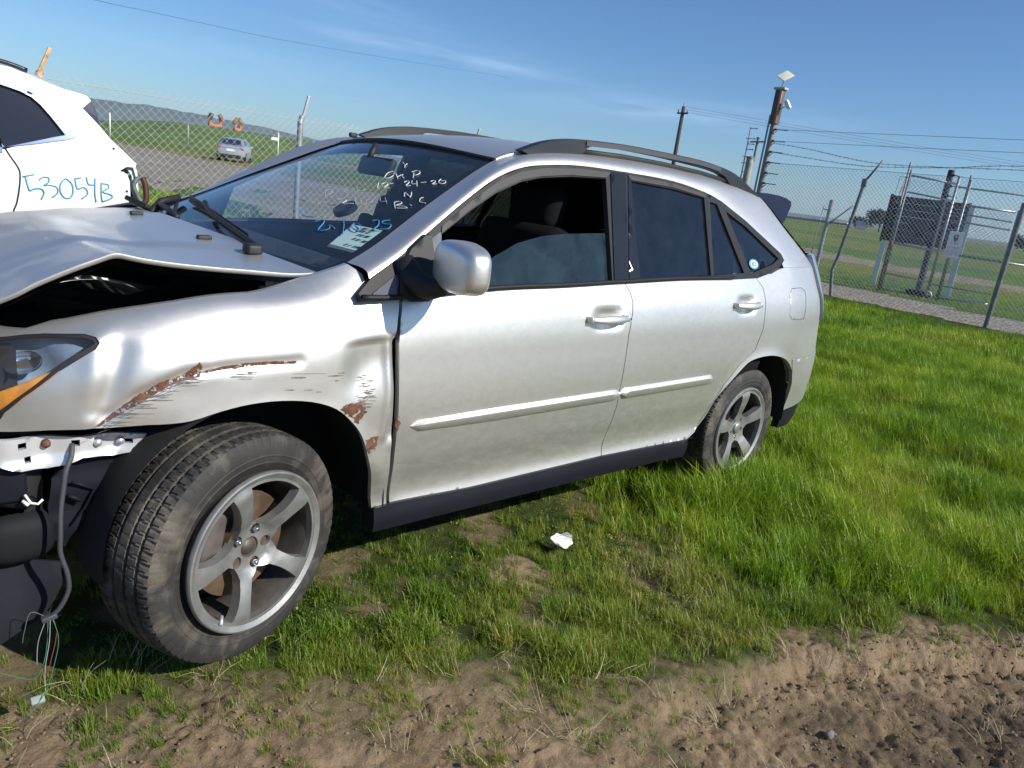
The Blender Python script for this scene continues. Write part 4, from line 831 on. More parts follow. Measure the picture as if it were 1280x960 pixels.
decal('rust_patch',D['rust3'],RUSTA,fn=FN_D,parent=CAR,jag=.004)
b=MB(); random.seed(5)
def streakq(u0,s0,u1,s1,th):
    N=6; top=[];bot=[]
    for i in range(N+1):
        t=i/N; u=u0+(u1-u0)*t; s=s0+(s1-s0)*t; w_=th*math.sin(math.pi*(.12+.8*t))*random.uniform(.4,1.3)
        top.append(FN_F(u,s+w_*.5,-.0014)); bot.append(FN_F(u,s-w_*.5,-.0014))
    b.add(top+bot,[(i,i+1,N+1+i+1,N+1+i) for i in range(N)])
for (p,q) in D['streaks']: streakq(p[0],p[1],q[0],q[1],.0045 if random.random()<.5 else .0028)
c=D['scrape']
for k in range(60):
    t=random.random(); i=min(int(t*5),4); f=t*5-i; u=c[i][0]+(c[i+1][0]-c[i][0])*f; s=c[i][1]+(c[i+1][1]-c[i][1])*f
    L=random.uniform(.015,.075); streakq(u+.005,s-.006-random.random()*.02,u+L,s-.006-random.random()*.02,random.uniform(.001,.003))
g1,g2=D['rust1'],D['streaks']
for k in range(46):
    q=random.choice(D['streaks'][11:20]); u=q[0][0]+random.uniform(-.008,.02); s=q[0][1]+random.uniform(-.012,.008); streakq(u,s,u+random.uniform(.006,.022),s,random.uniform(.0015,.004))
b.build('scratch_marks',PRIMER,WING,kind='stuff')
# fine mud splash scratches on the front door
b=MB(); random.seed(9)
for k in range(38):
    u=random.uniform(.44,.95); s=random.uniform(.45,.62); L=random.uniform(.01,.05); an=R(random.uniform(35,55)); w_=.0004
    P=[SD(u,s,-.0008),SD(u+L*math.cos(an),s+L*math.sin(an),-.0008),SD(u+L*math.cos(an)+w_,s+L*math.sin(an)-w_,-.0008),SD(u+w_*2,s-w_*2,-.0008)]; b.add(P,[(0,3,2,1)])
b.build('mud_splashes',M('pale_mud',(.34,.325,.28),.9),CAR,kind='stuff')
# ------------------------------------------------------------ headlight
hp=[(-1.0,.90),(-1.0,1.085)]+hl
cl=[p for p in hp]
def shrink(P,k):
    cx=sum(p[0] for p in P)/len(P); cy=sum(p[1] for p in P)/len(P); o=[]
    n=len(P)
    for i in range(n):
        a=P[i-1];b_=P[i];c_=P[(i+1)%n]
        d=Vector((c_[0]-a[0],c_[1]-a[1])); d=d.normalized() if d.length>0 else d
        nn=Vector((-d.y,d.x)); 
        if inpoly(b_[0]+nn.x*.002,b_[1]+nn.y*.002,P): pass
        else: nn=-nn
        o.append((b_[0]+nn.x*k,b_[1]+nn.y*k))
    return o
inner=shrink(cl,.012)
HB=panel('headlight',shrink(cl,.002),[inner],.03,lambda u,s,d=0:SD(u,s,d-.001),BLACK,CAR,.03)
panel('headlight_lens',inner,[],.03,lambda u,s,d=0:SD(u,s,d+.002),LENS,HB,0)
panel('headlight_housing',shrink(cl,.006),[],.03,lambda u,s,d=0:SD(u,s,d+.055-.02*math.sin((u+s)*25)),M('lamp_housing',(.24,.31,.40),.35,.3,var=.15,vs=9),HB,0)
for (uu,s_,rr) in ((-.60,1.035,.040),(-.70,1.0,.055)):
    V=[];N=24
    for j,(r0,dd) in enumerate(((1,.012),(.9,.03),(.6,.046),(.15,.052))):
        for i in range(N): th=2*math.pi*i/N; V.append(SD(uu+rr*r0*math.cos(th)*1.3,s_+rr*.7*r0*math.sin(th),dd))
    F=[(j*N+i,(j+1)*N+i,(j+1)*N+(i+1)%N,j*N+(i+1)%N) for j in range(3) for i in range(N)]
    mesh('lamp_reflector',V,F,CHROME,HB)
am=[(-.66,.885),(-.50,.975),(-.452,1.015),(-.475,1.025),(-.55,1.0),(-.70,.935)]
panel('turn_signal',am,[],.02,lambda u,s,d=0:SD(u,s,d+.012),M('amber_lens',(.85,.30,.015),.3,var=.2,vs=30,coat=.8),HB,.01)
# second headlamp on the far side
panel('headlight',cl,[],.05,lambda u,s,d=0:SD(u,s,d),M('lamp_grey',(.22,.27,.34),.12),CAR,.03,mirror=True)
# ------------------------------------------------------------ hood, buckled upwards
HL=[(.205,.175,1.152),(.126,.185,1.146),(.006,.19,1.153),(-.10,.19,1.160),(-.20,.19,1.169),(-.30,.19,1.181),(-.335,.19,1.183),(-.37,.19,1.172),(-.422,.19,1.152),(-.5,.195,1.115),(-.551,.20,1.086),(-.65,.23,1.04),(-.80,.30,.985),(-.92,.40,.94)]
HR_=[(.16,1.67,1.162),(.10,1.67,1.158),(.0,1.665,1.150),(-.10,1.66,1.143),(-.20,1.66,1.128),(-.29,1.66,1.116),(-.335,1.655,1.107),(-.37,1.65,1.10),(-.42,1.65,1.09),(-.5,1.65,1.07),(-.56,1.64,1.05),(-.65,1.62,1.02),(-.80,1.55,.97),(-.95,1.45,.93)]
HLs=smooth_line(HL,4); HRs=smooth_line(HR_,4)
def hood(a,b,dz=0):
    k=a*(len(HLs)-1); i=min(int(k),len(HLs)-2); f=k-i
    p=[HLs[i][j]+(HLs[i+1][j]-HLs[i][j])*f for j in range(3)]; q=[HRs[i][j]+(HRs[i+1][j]-HRs[i][j])*f for j in range(3)]
    x=p[0]+(q[0]-p[0])*b; y=p[1]+(q[1]-p[1])*b; wv=(1-b)**1.6; z=q[2]+(p[2]-q[2])*wv
    c=1-(2*b-1)**2; z+=.018*c; x-=.055*c*(1-ss(0,.2,a)) ; x+=.0
    for yc,sg in ((.22,1),(.78,-1)):                        # the two long creases of the power dome
        z+=.010*ss(-.02,.03,sg*(b-yc))
    z+=.004*math.exp(-((x+.33+.10*b)/.04)**2)*(1-b)          # fold line of the buckle
    z-=.012*math.exp(-((x+.20)/.06)**2)*math.exp(-((b-.45)/.25)**2)
    z+=.006*nz(x,y,3.5,7)*ss(.2,.6,a)
    return (x,y,z+dz)
V,F=grid(hood,110,80,True)
HOOD=mesh('hood',V,F,SILVER,CAR,label='silver hood buckled upwards at its left edge')
lip=MB(); e=[hood(a,0) for a in np.linspace(0,1,90)]
V=[];N=len(e)
for p in e: V+=[p,(p[0],p[1]-.002,p[2]-.004),(p[0],p[1]+.002,p[2]-.013),(p[0],p[1]+.045,p[2]-.017)]
F=[(i*4+k,i*4+k+1,(i+1)*4+k+1,(i+1)*4+k) for i in range(N-1) for k in range(3)]
mesh('hood_edge',V,F,M('hood_inner_paint',(.32,.31,.29),.5,.4),HOOD)
V,F=grid(lambda a,b:hood(a,.03+.94*b,-.036),30,20); mesh('hood_lining',V,F,BLACK,HOOD)
for yy_,xx in ((.62,.045),(1.22,.02)):
    q=min(((hood(a,(yy_-.18)/1.49)) for a in np.linspace(0,.3,40)),key=lambda p:abs(p[0]-xx)); MB().box((q[0],q[1],q[2]+.006),(.045,.022,.014),None,.005).build('washer_nozzle',BLACK,HOOD,True)
# cowl and wipers
def cowl(a,b):
    y=.175+a*1.495; c=1-((y-.9225)/.75)**2; x0=.20-.055*c-.03; x1=.235-.085*c+.012
    return (x0+(x1-x0)*b,y,1.118+.022*b+.004*math.sin(a*60)*(1 if .2<b<.8 else 0))
V,F=grid(cowl,60,6); mesh('cowl_panel',V,F,PLAST,CAR)
MB().box((.19,1.60,1.175),(.16,.14,.02),Matrix.Rotation(R(25),3,'Y')@Matrix.Rotation(R(20),3,'Z'),.006).box((.10,1.72,1.165),(.20,.07,.014),Matrix.Rotation(R(-14),3,'Y'),.004).tube([(.16,1.5,1.17),(.22,1.56,1.215),(.30,1.58,1.235)],.016).build('cowl_corner',BLACK,CAR,True,label='lifted black cowl corner trim')
def wiper(P,Q):
    b=MB(); S=[onws(y,x-.075*(1-((y-.9225)/.66)**2),.018) for y,x in P]; b.tube(smooth_line(S,5),.007,6)
    for k in range(3):
        b.tube([(p[0],p[1],p[2]+.010+.006*k) for p in smooth_line(S,5)],.0035,5)
    T=[onws(y,x-.075*(1-((y-.9225)/.66)**2),.045) for y,x in Q]; b.tube(smooth_line(T,5),[.012]*1+[.009]*(len(smooth_line(T,5))-1),8)
    b.box(Vector(T[-1])+Vector((-.02,0,-.005)),(.05,.05,.03),None,.01); return b.build('wiper',BLACK,CAR,True)
wiper(D['wiper'][0],D['wiper'][1])
MB().tube([(.27,1.52,1.215),(.22,1.40,1.19),(.17,1.25,1.175),(.14,1.1,1.165)],.008,6).tube([(.24,1.60,1.20),(.20,1.5,1.205),(.19,1.38,1.2),(.16,1.2,1.19)],.012,8).build('wiper',BLACK,CAR,True)
# ------------------------------------------------------------ cabin
def seat(x,y,w_,back,name):
    s=MB(); s.box((x,y,.72),(.52,w_,.16),Matrix.Rotation(R(-6),3,'Y'),.05).box((x+.33,y,1.03),(.16,w_*.96,.62),Matrix.Rotation(R(16),3,'Y'),.06)
    for k in (-1,1): s.box((x+.25,y+k*w_*.45,.98),(.14,.07,.5),Matrix.Rotation(R(16),3,'Y'),.03)
    o=s.build(name,SEAT,CAR,True); o2=MB().box((x+.44,y,1.40),(.11,.26,.18),Matrix.Rotation(R(12),3,'Y'),.045).tube([(x+.41,y-.06,1.25),(x+.42,y-.06,1.36)],.008).tube([(x+.41,y+.06,1.25),(x+.42,y+.06,1.36)],.008).build('headrest',SEAT,o,True); return o
seat(.95,.50,.50,0,'front_seat'); seat(.95,1.345,.50,0,'front_seat')
MB().box((1.95,.92,.70),(.5,1.3,.18),None,.05).box((2.27,.92,1.0),(.16,1.3,.6),Matrix.Rotation(R(18),3,'Y'),.06).build('rear_seat',SEAT,CAR,True)
for y in (.5,1.34): MB().box((2.36,y,1.34),(.11,.26,.16),None,.04).build('headrest',SEAT,CAR,True)
MB().box((.42,.92,1.02),(.42,1.46,.16),Matrix.Rotation(R(-8),3,'Y'),.05).box((.60,.92,.88),(.2,1.45,.26),None,.05).box((.56,.50,1.09),(.22,.36,.06),None,.025).build('dashboard',GREYIN,CAR,True)
c=Vector((.74,.50,1.02)); ax=Matrix.Rotation(R(24),3,'Y')
b=MB(); P=[c+ax@Vector((0,.185*math.cos(t),.185*math.sin(t))) for t in np.linspace(0,2*math.pi,37)]; b.tube(P,.016,8,False)
for t in (0,math.pi,-math.pi/2): b.tube([c,c+ax@Vector((0,.18*math.cos(t),.18*math.sin(t)))],.018,6)
b.box(c,(.06,.14,.12),ax,.03); b.build('steering_wheel',BLACK,CAR,True)
# floor, firewall, engine bay and liners
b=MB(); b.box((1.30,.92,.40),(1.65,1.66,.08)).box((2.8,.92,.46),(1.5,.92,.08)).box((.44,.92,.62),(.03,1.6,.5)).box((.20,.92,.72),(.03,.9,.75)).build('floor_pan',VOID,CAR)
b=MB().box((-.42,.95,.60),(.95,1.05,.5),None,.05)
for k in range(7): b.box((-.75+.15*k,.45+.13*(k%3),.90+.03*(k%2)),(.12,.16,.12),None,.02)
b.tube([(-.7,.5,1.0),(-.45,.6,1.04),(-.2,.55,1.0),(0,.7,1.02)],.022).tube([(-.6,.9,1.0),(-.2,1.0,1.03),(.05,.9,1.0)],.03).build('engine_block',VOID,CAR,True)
MB().box((.02,.33,1.062),(.07,.03,.012),None,.003).tube([(.10,.30,1.065),(.14,.40,1.07)],.011).tube([(.14,.36,1.068),(.30,.34,1.072)],.006).build('engine_fittings',M('fitting_grey',(.28,.28,.27),.5),CAR,True)
MB().box((.19,.25,1.118),(.15,.05,.012),Matrix.Rotation(R(-3),3,'Y'),.003).build('wing_flange',WHITEW,CAR,True)
for rt in (False,True):
    yy=lambda y:1.845-y if rt else y
    for cx,R_ in ((0,.415),(2.69,.410)):
        V=[];N=40;F=[]
        for i in range(N+1):
            th=R(-6)+R(192)*i/N
            for y in (.035,.10,.22,.36,.42):
                r0=R_+(.012 if y>.09 else -.0); V.append((cx-r0*math.cos(th),yy(y),.42+r0*math.sin(th)))
        K=5
        for i in range(N):
            for k in range(K-1): a=i*K+k; F.append((a,a+1,a+K+1,a+K))
        F.append(tuple(i*K+4 for i in range(N+1)))
        mesh('wheel_arch_liner',V,F,BLACK if cx else M('liner_black',(.010,.010,.011),.9),CAR)
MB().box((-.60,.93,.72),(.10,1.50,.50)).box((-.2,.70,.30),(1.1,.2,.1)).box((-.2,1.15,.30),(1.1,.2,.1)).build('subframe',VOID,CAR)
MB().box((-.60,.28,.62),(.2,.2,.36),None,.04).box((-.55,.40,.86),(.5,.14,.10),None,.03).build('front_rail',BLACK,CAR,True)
# bracket that used to hold the bumper
def bracket():
    P=[(-.66,.776),(-.282,.744),(-.300,.712),(-.318,.700),(-.36,.694),(-.40,.700),(-.432,.704),(-.470,.690),(-.505,.684),(-.56,.690),(-.60,.705),(-.64,.74)]
    hs=[]
    for cx,cy,w_,h_ in ((-.555,.748,.009,.008),(-.445,.742,.009,.008),(-.325,.727,.012,.006),(-.545,.712,.007,.007)): hs.append([(cx-w_,cy-h_),(cx+w_,cy-h_),(cx+w_,cy+h_),(cx-w_,cy+h_)])
    f=lambda x,z,d=0:(x,.135-.10*(x+.28)*0+d+.010*math.cos((x+.66)*42)-.012*ss(.0,.02,.715-z),z)
    o=panel('bumper_bracket',P,hs,.012,f,M('bracket_paint',(.62,.63,.64),.35,.5),CAR,.012)
    for x,z in ((-.505,.745),(-.395,.735),(-.342,.730)): MB().tube([f(x,z,-.012),f(x,z,.0)],[.009,.011],10).build('bolt',RUST if x<-.45 else BAREM,o,True)
bracket()
# torn inner arch liner and undertray hanging down
def sheet(name,P,fn,m,d=.006,h=.03,label=None): return panel(name,P,[],h,fn,m,CAR,d,label=label)
sheet('torn_liner',[(-.262,.752),(-.200,.744),(-.25,.70),(-.34,.614),(-.398,.547),(-.45,.47),(-.464,.438),(-.49,.47),(-.50,.56),(-.49,.64),(-.44,.69),(-.33,.74)],lambda x,z,d=0:(x,.165+d+.25*max(0,(-x-.3))*max(0,.7-z)+.004*math.sin(z*60),z),PLAST,.008,.02,'torn dark plastic arch liner')
MB().tube([(-.45,.15,.63),(-.40,.155,.60),(-.42,.16,.55),(-.455,.17,.50)],.004,5).tube([(-.46,.15,.595),(-.43,.15,.575)],.006,5).build('liner_rib',PLAST,CAR,True)
sheet('undertray',[(-.75,.45),(-.60,.435),(-.53,.402),(-.463,.388),(-.470,.34),(-.492,.300),(-.505,.28),(-.535,.250),(-.58,.232),(-.64,.215),(-.8,.21)],lambda x,z,d=0:(x,.175+d+.9*(z-.3)*.35+.01*math.sin(x*31),z),M('undertray_grey',(.010,.011,.016),.7,spec=.15,var=.35,vs=7),.006,.03,'broken grey undertray fragment')
V,F=superbox((-.565,.22,.49),.085,.08,.07,3); mesh('washer_tank',V,F,M('tank_dark',(.010,.011,.014),.7,spec=.2),CAR)
MB().tube([(-.62,.18,.60),(-.55,.16,.585),(-.535,.15,.60)],.012).box((-.58,.17,.66),(.07,.05,.12),None,.01).build('bumper_stub',PLAST,CAR,True)
MB().tube([(-.555,.13,.625),(-.545,.12,.605),(-.53,.12,.60),(-.52,.12,.61)],.003).tube([(-.56,.13,.61),(-.55,.12,.60)],.004).build('wire_clip',WHITEW,CAR,True)
b=MB(); b.tube(smooth_line([(-.452,.13,.740),(-.459,.11,.715),(-.474,.10,.682),(-.482,.098,.630),(-.489,.095,.578),(-.492,.09,.52),(-.493,.09,.471),(-.480,.088,.41),(-.479,.088,.365),(-.497,.09,.322),(-.515,.095,.300)],4),.0062,8)
b.box((-.522,.095,.297),(.035,.02,.014),Matrix.Rotation(R(-12),3,'Y'),.003)
HAR=b.build('wiring_harness',M('harness_sleeve',(.05,.053,.06),.55,bump=.2,bs=400),CAR,True)
for colr,P in ((( .02,.33,.18),[(-.517,.09,.30),(-.51,.06,.25),(-.530,.03,.19),(-.555,.01,.14),(-.60,-.01,.10)]),((.45,.05,.04),[(-.515,.09,.30),(-.512,.07,.26),(-.53,.045,.21),(-.545,.03,.17)]),((.6,.6,.58),[(-.520,.09,.30),(-.53,.06,.25),(-.545,.04,.19),(-.55,.02,.135)]),((.05,.4,.25),[(-.525,.09,.295),(-.54,.06,.21),(-.57,.05,.165),(-.64,.09,.185),(-.72,.12,.18)]),((.25,.28,.3),[(-.53,.10,.30),(-.56,.10,.32),(-.575,.10,.27),(-.58,.1,.24)]),((.5,.5,.48),[(-.53,.09,.295),(-.552,.07,.25),(-.56,.05,.20)])):
    MB().tube(smooth_line(P,6),.0009,5).build('wire',M('wire_%02d'%int(sum(colr)*40+colr[0]*7),tuple(c_*.5 for c_ in colr),.6),HAR,True)
MB().box((-.568,.015,.125),(.03,.02,.015),Matrix.Rotation(R(30),3,'X'),.003).build('wire_plug',M('plug_grey',(.25,.30,.28),.6),HAR,True)
# ------------------------------------------------------------ wheels
TW=.225
def tyre_mesh():
    N=504; Rt=.337; prof_=[]
    ws_=[-.092,-.070,-.068,-.059,-.057,-.042,-.028,-.026,-.017,-.015,0,.015,.017,.026,.028,.042,.057,.059,.068,.070,.092]
    side_o=[(-.100,Rt-.010),(-.108,Rt-.026),(-.112,Rt-.048),(-.1115,Rt-.060),(-.1128,Rt-.062),(-.1128,Rt-.065),(-.111,Rt-.067),(-.108,Rt-.082),(-.1093,Rt-.084),(-.106,Rt-.088),(-.098,Rt-.106),(-.092,Rt-.114),(-.088,Rt-.124)]
    groove={-.068:1,-.059:1,-.026:1,-.017:1,.017:1,.026:1,.059:1,.068:1}
    rows=[(w_,r_,0,0) for w_,r_ in side_o[::-1]]
    for w_ in ws_: rows.append((w_,Rt-.5*(w_*.9)**2*1.6-(.009 if w_ in groove else 0),1,w_ in groove))
    rows+=[(-w_,r_,0,0) for w_,r_ in side_o]
    V=[];K=len(rows)
    for i in range(N):
        th=2*math.pi*i/N
        for j,(w_,r_,tr,gr) in enumerate(rows):
            sk=th+(w_*1.2 if tr else 0); rr=r_
            if tr and not gr:
                ph=(sk*72/(2*math.pi)+ (.5 if abs(w_)<.05 else 0))%1
                if ph<(.17 if abs(w_)>.069 else .13): rr-=.006 if abs(w_)>.069 else (.0045 if abs(w_)>.02 else .003)
            if not tr and r_>Rt-.03 and w_<0:
                ph=(th*72/(2*math.pi))%1
                if ph<.17: rr-=.003
            V.append((rr*math.cos(th),w_,rr*math.sin(th)))
    F=[(i*K+j,i*K+j+1,((i+1)%N)*K+j+1,((i+1)%N)*K+j) for i in range(N) for j in range(K-1)]
    me=bpy.data.meshes.new('tyre'); me.from_pydata(V,[],F); me.materials.append(TYRE); me.polygons.foreach_set('use_smooth',[True]*len(me.polygons)); me.set_sharp_from_angle(angle=R(24)); return me
TYM=tyre_mesh()
def rim_mesh(kind):
    """outside face looks to -y; y=0 is the outer lip plane"""
    R0=.214; holes=[]
    a0=R(108) if kind=='front' else R(95)
    for k in range(5):
        a=a0+R(36)+R(72)*k; H=[]
        ro=.205; ri=.068 if kind=='front' else .066
        so_,si_=(.034,.040) if kind=='front' else (.037,.022)
        # hole bounded by two spoke edges
        def edge(sgn):
            L=[]
            for t in np.linspace(0,1,7):
                r_=ri+(ro-ri)*t; half=si_+(so_-si_)*t
                if kind=='front': half=.0255-.006*math.sin(math.pi*min(1,t*1.05))+.006*t**3
                an=R(36)-math.asin(min(.99,half/r_)); L.append((r_*math.cos(a+sgn*an),r_*math.sin(a+sgn*an)))
            return L
        e1=edge(1); e2=edge(-1); an=math.atan2(e1[-1][1],e1[-1][0]); an2=math.atan2(e2[-1][1],e2[-1][0])
        if an<an2: an+=2*math.pi
        arc=[(ro*math.cos(t),ro*math.sin(t)) for t in np.linspace(an,an2,10)[1:-1]]
        H=e1[1:]+arc+e2[::-1][:-1]
        # rounded inner corner
        m0=((ri+.004)*math.cos(a),(ri+.004)*math.sin(a)); H.append(m0)
        holes.append(H)
    if kind=='front': holes.append([(.031*math.cos(t),.031*math.sin(t)) for t in np.linspace(0,2*math.pi,20)[:-1]])
    for k in range(5):
        a=a0+R(36)+R(72)*k if kind=='front' else a0+R(72)*k+R(36)
        rr,hr=(.055,.0165) if kind=='front' else (.052,.011)
        holes.append([(rr*math.cos(a)+hr*math.cos(t),rr*math.sin(a)+hr*math.sin(t)) for t in np.linspace(0,2*math.pi,14)[:-1]])
    out=[(R0*math.cos(t),R0*math.sin(t)) for t in np.linspace(0,2*math.pi,97)[:-1]]
    def f(a,b,d=0):
        r_=math.hypot(a,b); an=math.atan2(b,a)
        y=.008+.030*(1-ss(.03,.19,r_)) if kind=='front' else .006+.026*(1-ss(.03,.20,r_))
        y+=.010*(1-ss(.070,.080,r_)) if kind=='front' else 0     # sunken centre
        c=math.cos(5*(an-a0))                                    # spoke crown
        y-=.005*max(0,c)*ss(.08,.12,r_)*(1-ss(.19,.21,r_))
        return (a,y+d,b)
    V,F,loops=cdt(out,holes,.011)
    P=[f(a,b) for a,b in V]; FF=[]
    for t in F:
        a,b_,c=[Vector(P[i]) for i in t]
        FF.append(t if (b_-a).cross(c-a).y<0 else t[::-1])
    for q,L in enumerate(loops):
        k=len(P); n=len(L); dep=(.032 if len(L)>20 else .028)
        P+=[f(a,b_) for a,b_ in L]; P+=[f(a,b_,dep) for a,b_ in L]
        FF+=[(k+i,k+(i+1)%n,k+n+(i+1)%n,k+n+i) for i in range(n)]
    # lip ring
    N=96; ringp=[(.214,.007),(.222,.003),(.228,.0),(.232,.001),(.235,.006),(.2345,.014)]
    k=len(P)
    for i in range(N):
        th=2*math.pi*i/N
        for r_,y in ringp: P.append((r_*math.cos(th),y,r_*math.sin(th)))
    K=len(ringp); FF+=[(k+i*K+j,k+i*K+j+1,k+((i+1)%N)*K+j+1,k+((i+1)%N)*K+j) for i in range(N) for j in range(K-1)]
    me=bpy.data.meshes.new('rim'); me.from_pydata(P,[],FF); me.materials.append(ALLOY); me.polygons.foreach_set('use_smooth',[True]*len(me.polygons)); me.set_sharp_from_angle(angle=R(35)); return me
def barrel_mesh():
    V=[];N=72; prof_=[(.213,.010),(.205,.03),(.198,.06),(.200,.13),(.205,.19),(.225,.200)]
    for i in range(N):
        th=2*math.pi*i/N
        for r_,y in prof_: V.append((r_*math.cos(th),y,r_*math.sin(th)))
    K=len(prof_); F=[(i*K+j,((i+1)%N)*K+j,((i+1)%N)*K+j+1,i*K+j+1) for i in range(N) for j in range(K-1)]
    k=len(V)
    for i in range(N):      # black bead seat outside
        th=2*math.pi*i/N
        for r_,y in ((.234,.013),(.226,.026),(.222,.05)): V.append((r_*math.cos(th),y,r_*math.sin(th)))
    F+=[(k+i*3+j,k+i*3+j+1,k+((i+1)%N)*3+j+1,k+((i+1)%N)*3+j) for i in range(N) for j in range(2)]
    me=bpy.data.meshes.new('rim_barrel'); me.from_pydata(V,[],F); me.materials.append(ALLOYD); me.polygons.foreach_set('use_smooth',[True]*len(me.polygons)); return me
def disc_mesh():
    b=MB(); 
    def ring(r0,r1,y0,y1,N=48):
        V=[];F=[]
        for i in range(N):
            th=2*math.pi*i/N; c,s=math.cos(th),math.sin(th)
            V+=[(r0*c,y0,r0*s),(r1*c,y0,r1*s),(r1*c,y1,r1*s)]
        for i in range(N):
            a=i*3;c_=((i+1)%N)*3; F+=[(a,c_,c_+1,a+1),(a+1,c_+1,c_+2,a+2)]
        b.add(V,F)
    ring(.075,.155,.085,.11); ring(0.001,.078,.055,.09)
    return b
RMF,RMR,BRM=rim_mesh('front'),rim_mesh('rear'),barrel_mesh()
def wheel(loc,rot,rim,lab,mirrored=False,tyoff=.13):
    wh=empty('wheel',loc,parent=CAR); wh['label']=lab
    wh.rotation_euler=(rot[0],rot[1],rot[2]+(math.pi if mirrored else 0))
    t=link('tyre',TYM,None,wh); t.location=(0,tyoff,0)
    r_=link('rim',rim,None,wh); 
    link('rim_barrel',BRM,None,wh)
    d=disc_mesh().build('brake_disc',RUSTD,wh,True,sharp=40)
    c=MB().box((-.115,.085,.05),(.07,.06,.17),Matrix.Rotation(R(12),3,'Y'),.012).box((-.10,.10,-.04),(.05,.05,.05),None,.01).box((-.16,.09,.02),(.02,.05,.20),Matrix.Rotation(R(12),3,'Y'),.006).build('brake_caliper',M('caliper_cast',(.10,.085,.075),.7,.3,var=.3,vs=20),wh,True)
    kind='f' if rim is RMF else 'r'
    a0=R(108) if kind=='f' else R(95)
    for k in range(5):
        a=a0+R(36)+R(72)*k; rr=.055 if kind=='f' else .052; 
        if kind=='f' and k in (1,3): continue
        MB().tube([(rr*math.cos(a),.034,rr*math.sin(a)),(rr*math.cos(a),.066,rr*math.sin(a))],[.0075,.009],6).build('lug_nut',CHROME,wh,True)
    if kind=='r': 
        MB().tube([(0,.020,0),(0,.024,0),(0,.05,0)],[.022,.030,.031],24).build('hub_cap',ALLOY,wh,True)
    else: MB().tube([(0,.05,0),(0,.075,0)],[.022,.026],20).build('hub',ALLOYD,wh,True); MB().tube([(-.12,.016,-.15),(-.135,.0,-.165)],.005,8).build('valve_stem',BAREM,wh,True)
    return wh
wheel((-.028,-.029,.407),(R(-1.3),0,R(18)),RMF,'front wheel turned outwards with muddy sagging tyre',tyoff=.136)
wheel((2.696,.052,.368),(0,0,0),RMR,'rear wheel sunk in the grass',tyoff=.115)
wheel((.02,1.80,.38),(0,0,R(18)),RMF,'far front wheel',True); wheel((2.696,1.79,.368),(0,0,0),RMR,'far rear wheel',True)
# ------------------------------------------------------------ chain-link fences
def chain_mesh(name,A,B,z0,z1,m,parent,pitch=.075,r=.0013,barbs=True,zf=None):
    """two families of straight diagonal strands between ground points A and B"""
    A=Vector((A[0],A[1],0)); B=Vector((B[0],B[1],0)); L=(B-A).length; t=(B-A)/L; n=Vector((-t.y,t.x,0)); H=z1-z0; ext=.045 if barbs else 0
    V=[];F=[]
    def strand(s0,za,s1,zb,o):
        P=A+t*s0+Vector((0,0,za))+n*o; Q=A+t*s1+Vector((0,0,zb))+n*o; d=(Q-P).normalized(); a=d.cross(n).normalized(); k=len(V)
        for X in (P,Q):
            for j in range(3): th=2*math.pi*j/3; V.append(X+(a*math.cos(th)+n*math.sin(th))*r)
        for j in range(3): F.append((k+j,k+(j+1)%3,k+3+(j+1)%3,k+3+j))
    N=int((L+H)/pitch)
    for i in range(-int(H/pitch)-1,int(L/pitch)+1):
        s=i*pitch
        a=max(s,0); b=min(s+H+ext,L)
        if b>a+.01: strand(a,z0+(a-s),b,z0+(b-s),r*1.2)
        s2=s+H; a=max(s-ext,0); b=min(s2,L)
        if b>a+.01: strand(a,z0+(s2-a),b,z0+(s2-b),-r*1.2)
    return mesh(name,V,F,m,parent,False)
def post(name,P,r,m,parent,n=12,label=None,cap=True):
    b=MB(); b.tube(P,r,n)
    return b.build(name,m,parent,True,sharp=50,label=label)
FG='wire fence runs around the compound'
fa=empty('chain_link_fence',(3.0,5.85,0),'low galvanised chain-link fence behind the SUVs, seen against the gravel road','fence',FG)
def rel(o,root):
    o.parent=root; o.matrix_parent_inverse=Matrix.Translation(-root.location); return o
def relb(fn,root,*a,**k):
    o=fn(*a,**k); return rel(o,root)
rel(chain_mesh('chain_link',(-7,5.85),(5.4,5.85),.04,1.80,WIREM,None),fa)
rel(chain_mesh('chain_link',(5.4,5.85),(14.75,7.1),.04,1.80,WIREM,None,pitch=.09,r=.0017),fa)
rel(MB().tube([(-7,5.855,1.79),(5.4,5.855,1.79),(14.75,7.105,1.79)],.0028,5).build('top_wire',WIREM,None),fa)
rel(MB().tube([(-7,5.855,.08),(5.4,5.855,.08),(14.75,7.105,.08)],.0025,5).build('bottom_wire',WIREM,None),fa)
for i,x in enumerate((-6.5,-4.15,-1.75,.64,3.03,5.4,7.75,10.1,12.4)):
    y=5.88 if x<=5.4 else 5.88+(x-5.4)*.1337
    rusty=abs(x-.64)<.1
    rel(post('post',[(x,y,-.1),(x,y,1.78)],.030,GALV,None),fa)
    lean=.02 if rusty else .06
    rel(MB().tube([(x,y,1.76),(x+.02,y,1.84)],[.034,.028],10).box((x+.055,y,1.93),(.030,.022,.24),Matrix.Rotation(R(14 if not rusty else 22),3,'Y'),.004).build('barb_arm',RUST if rusty and False else (M('flaking_paint',(.55,.33,.16),.8,var=.5,vs=22) if rusty else GALV),None,False),fa)
fb_=empty('chain_link_fence',(14.8,5,0),'tall chain-link fence with a bent post and pole-mounted wires, right of the silver SUV','fence',FG)
FX=14.8
rel(chain_mesh('chain_link',(FX,7.1),(FX,-7),.05,2.58,WIREM,None,pitch=.082,r=.0033,barbs=False),fb_)
rel(MB().tube([(FX,7.1,2.56),(FX,2.0,2.60),(FX,-7,2.6)],.004,5).build('top_wire',GALVD,None),fb_)
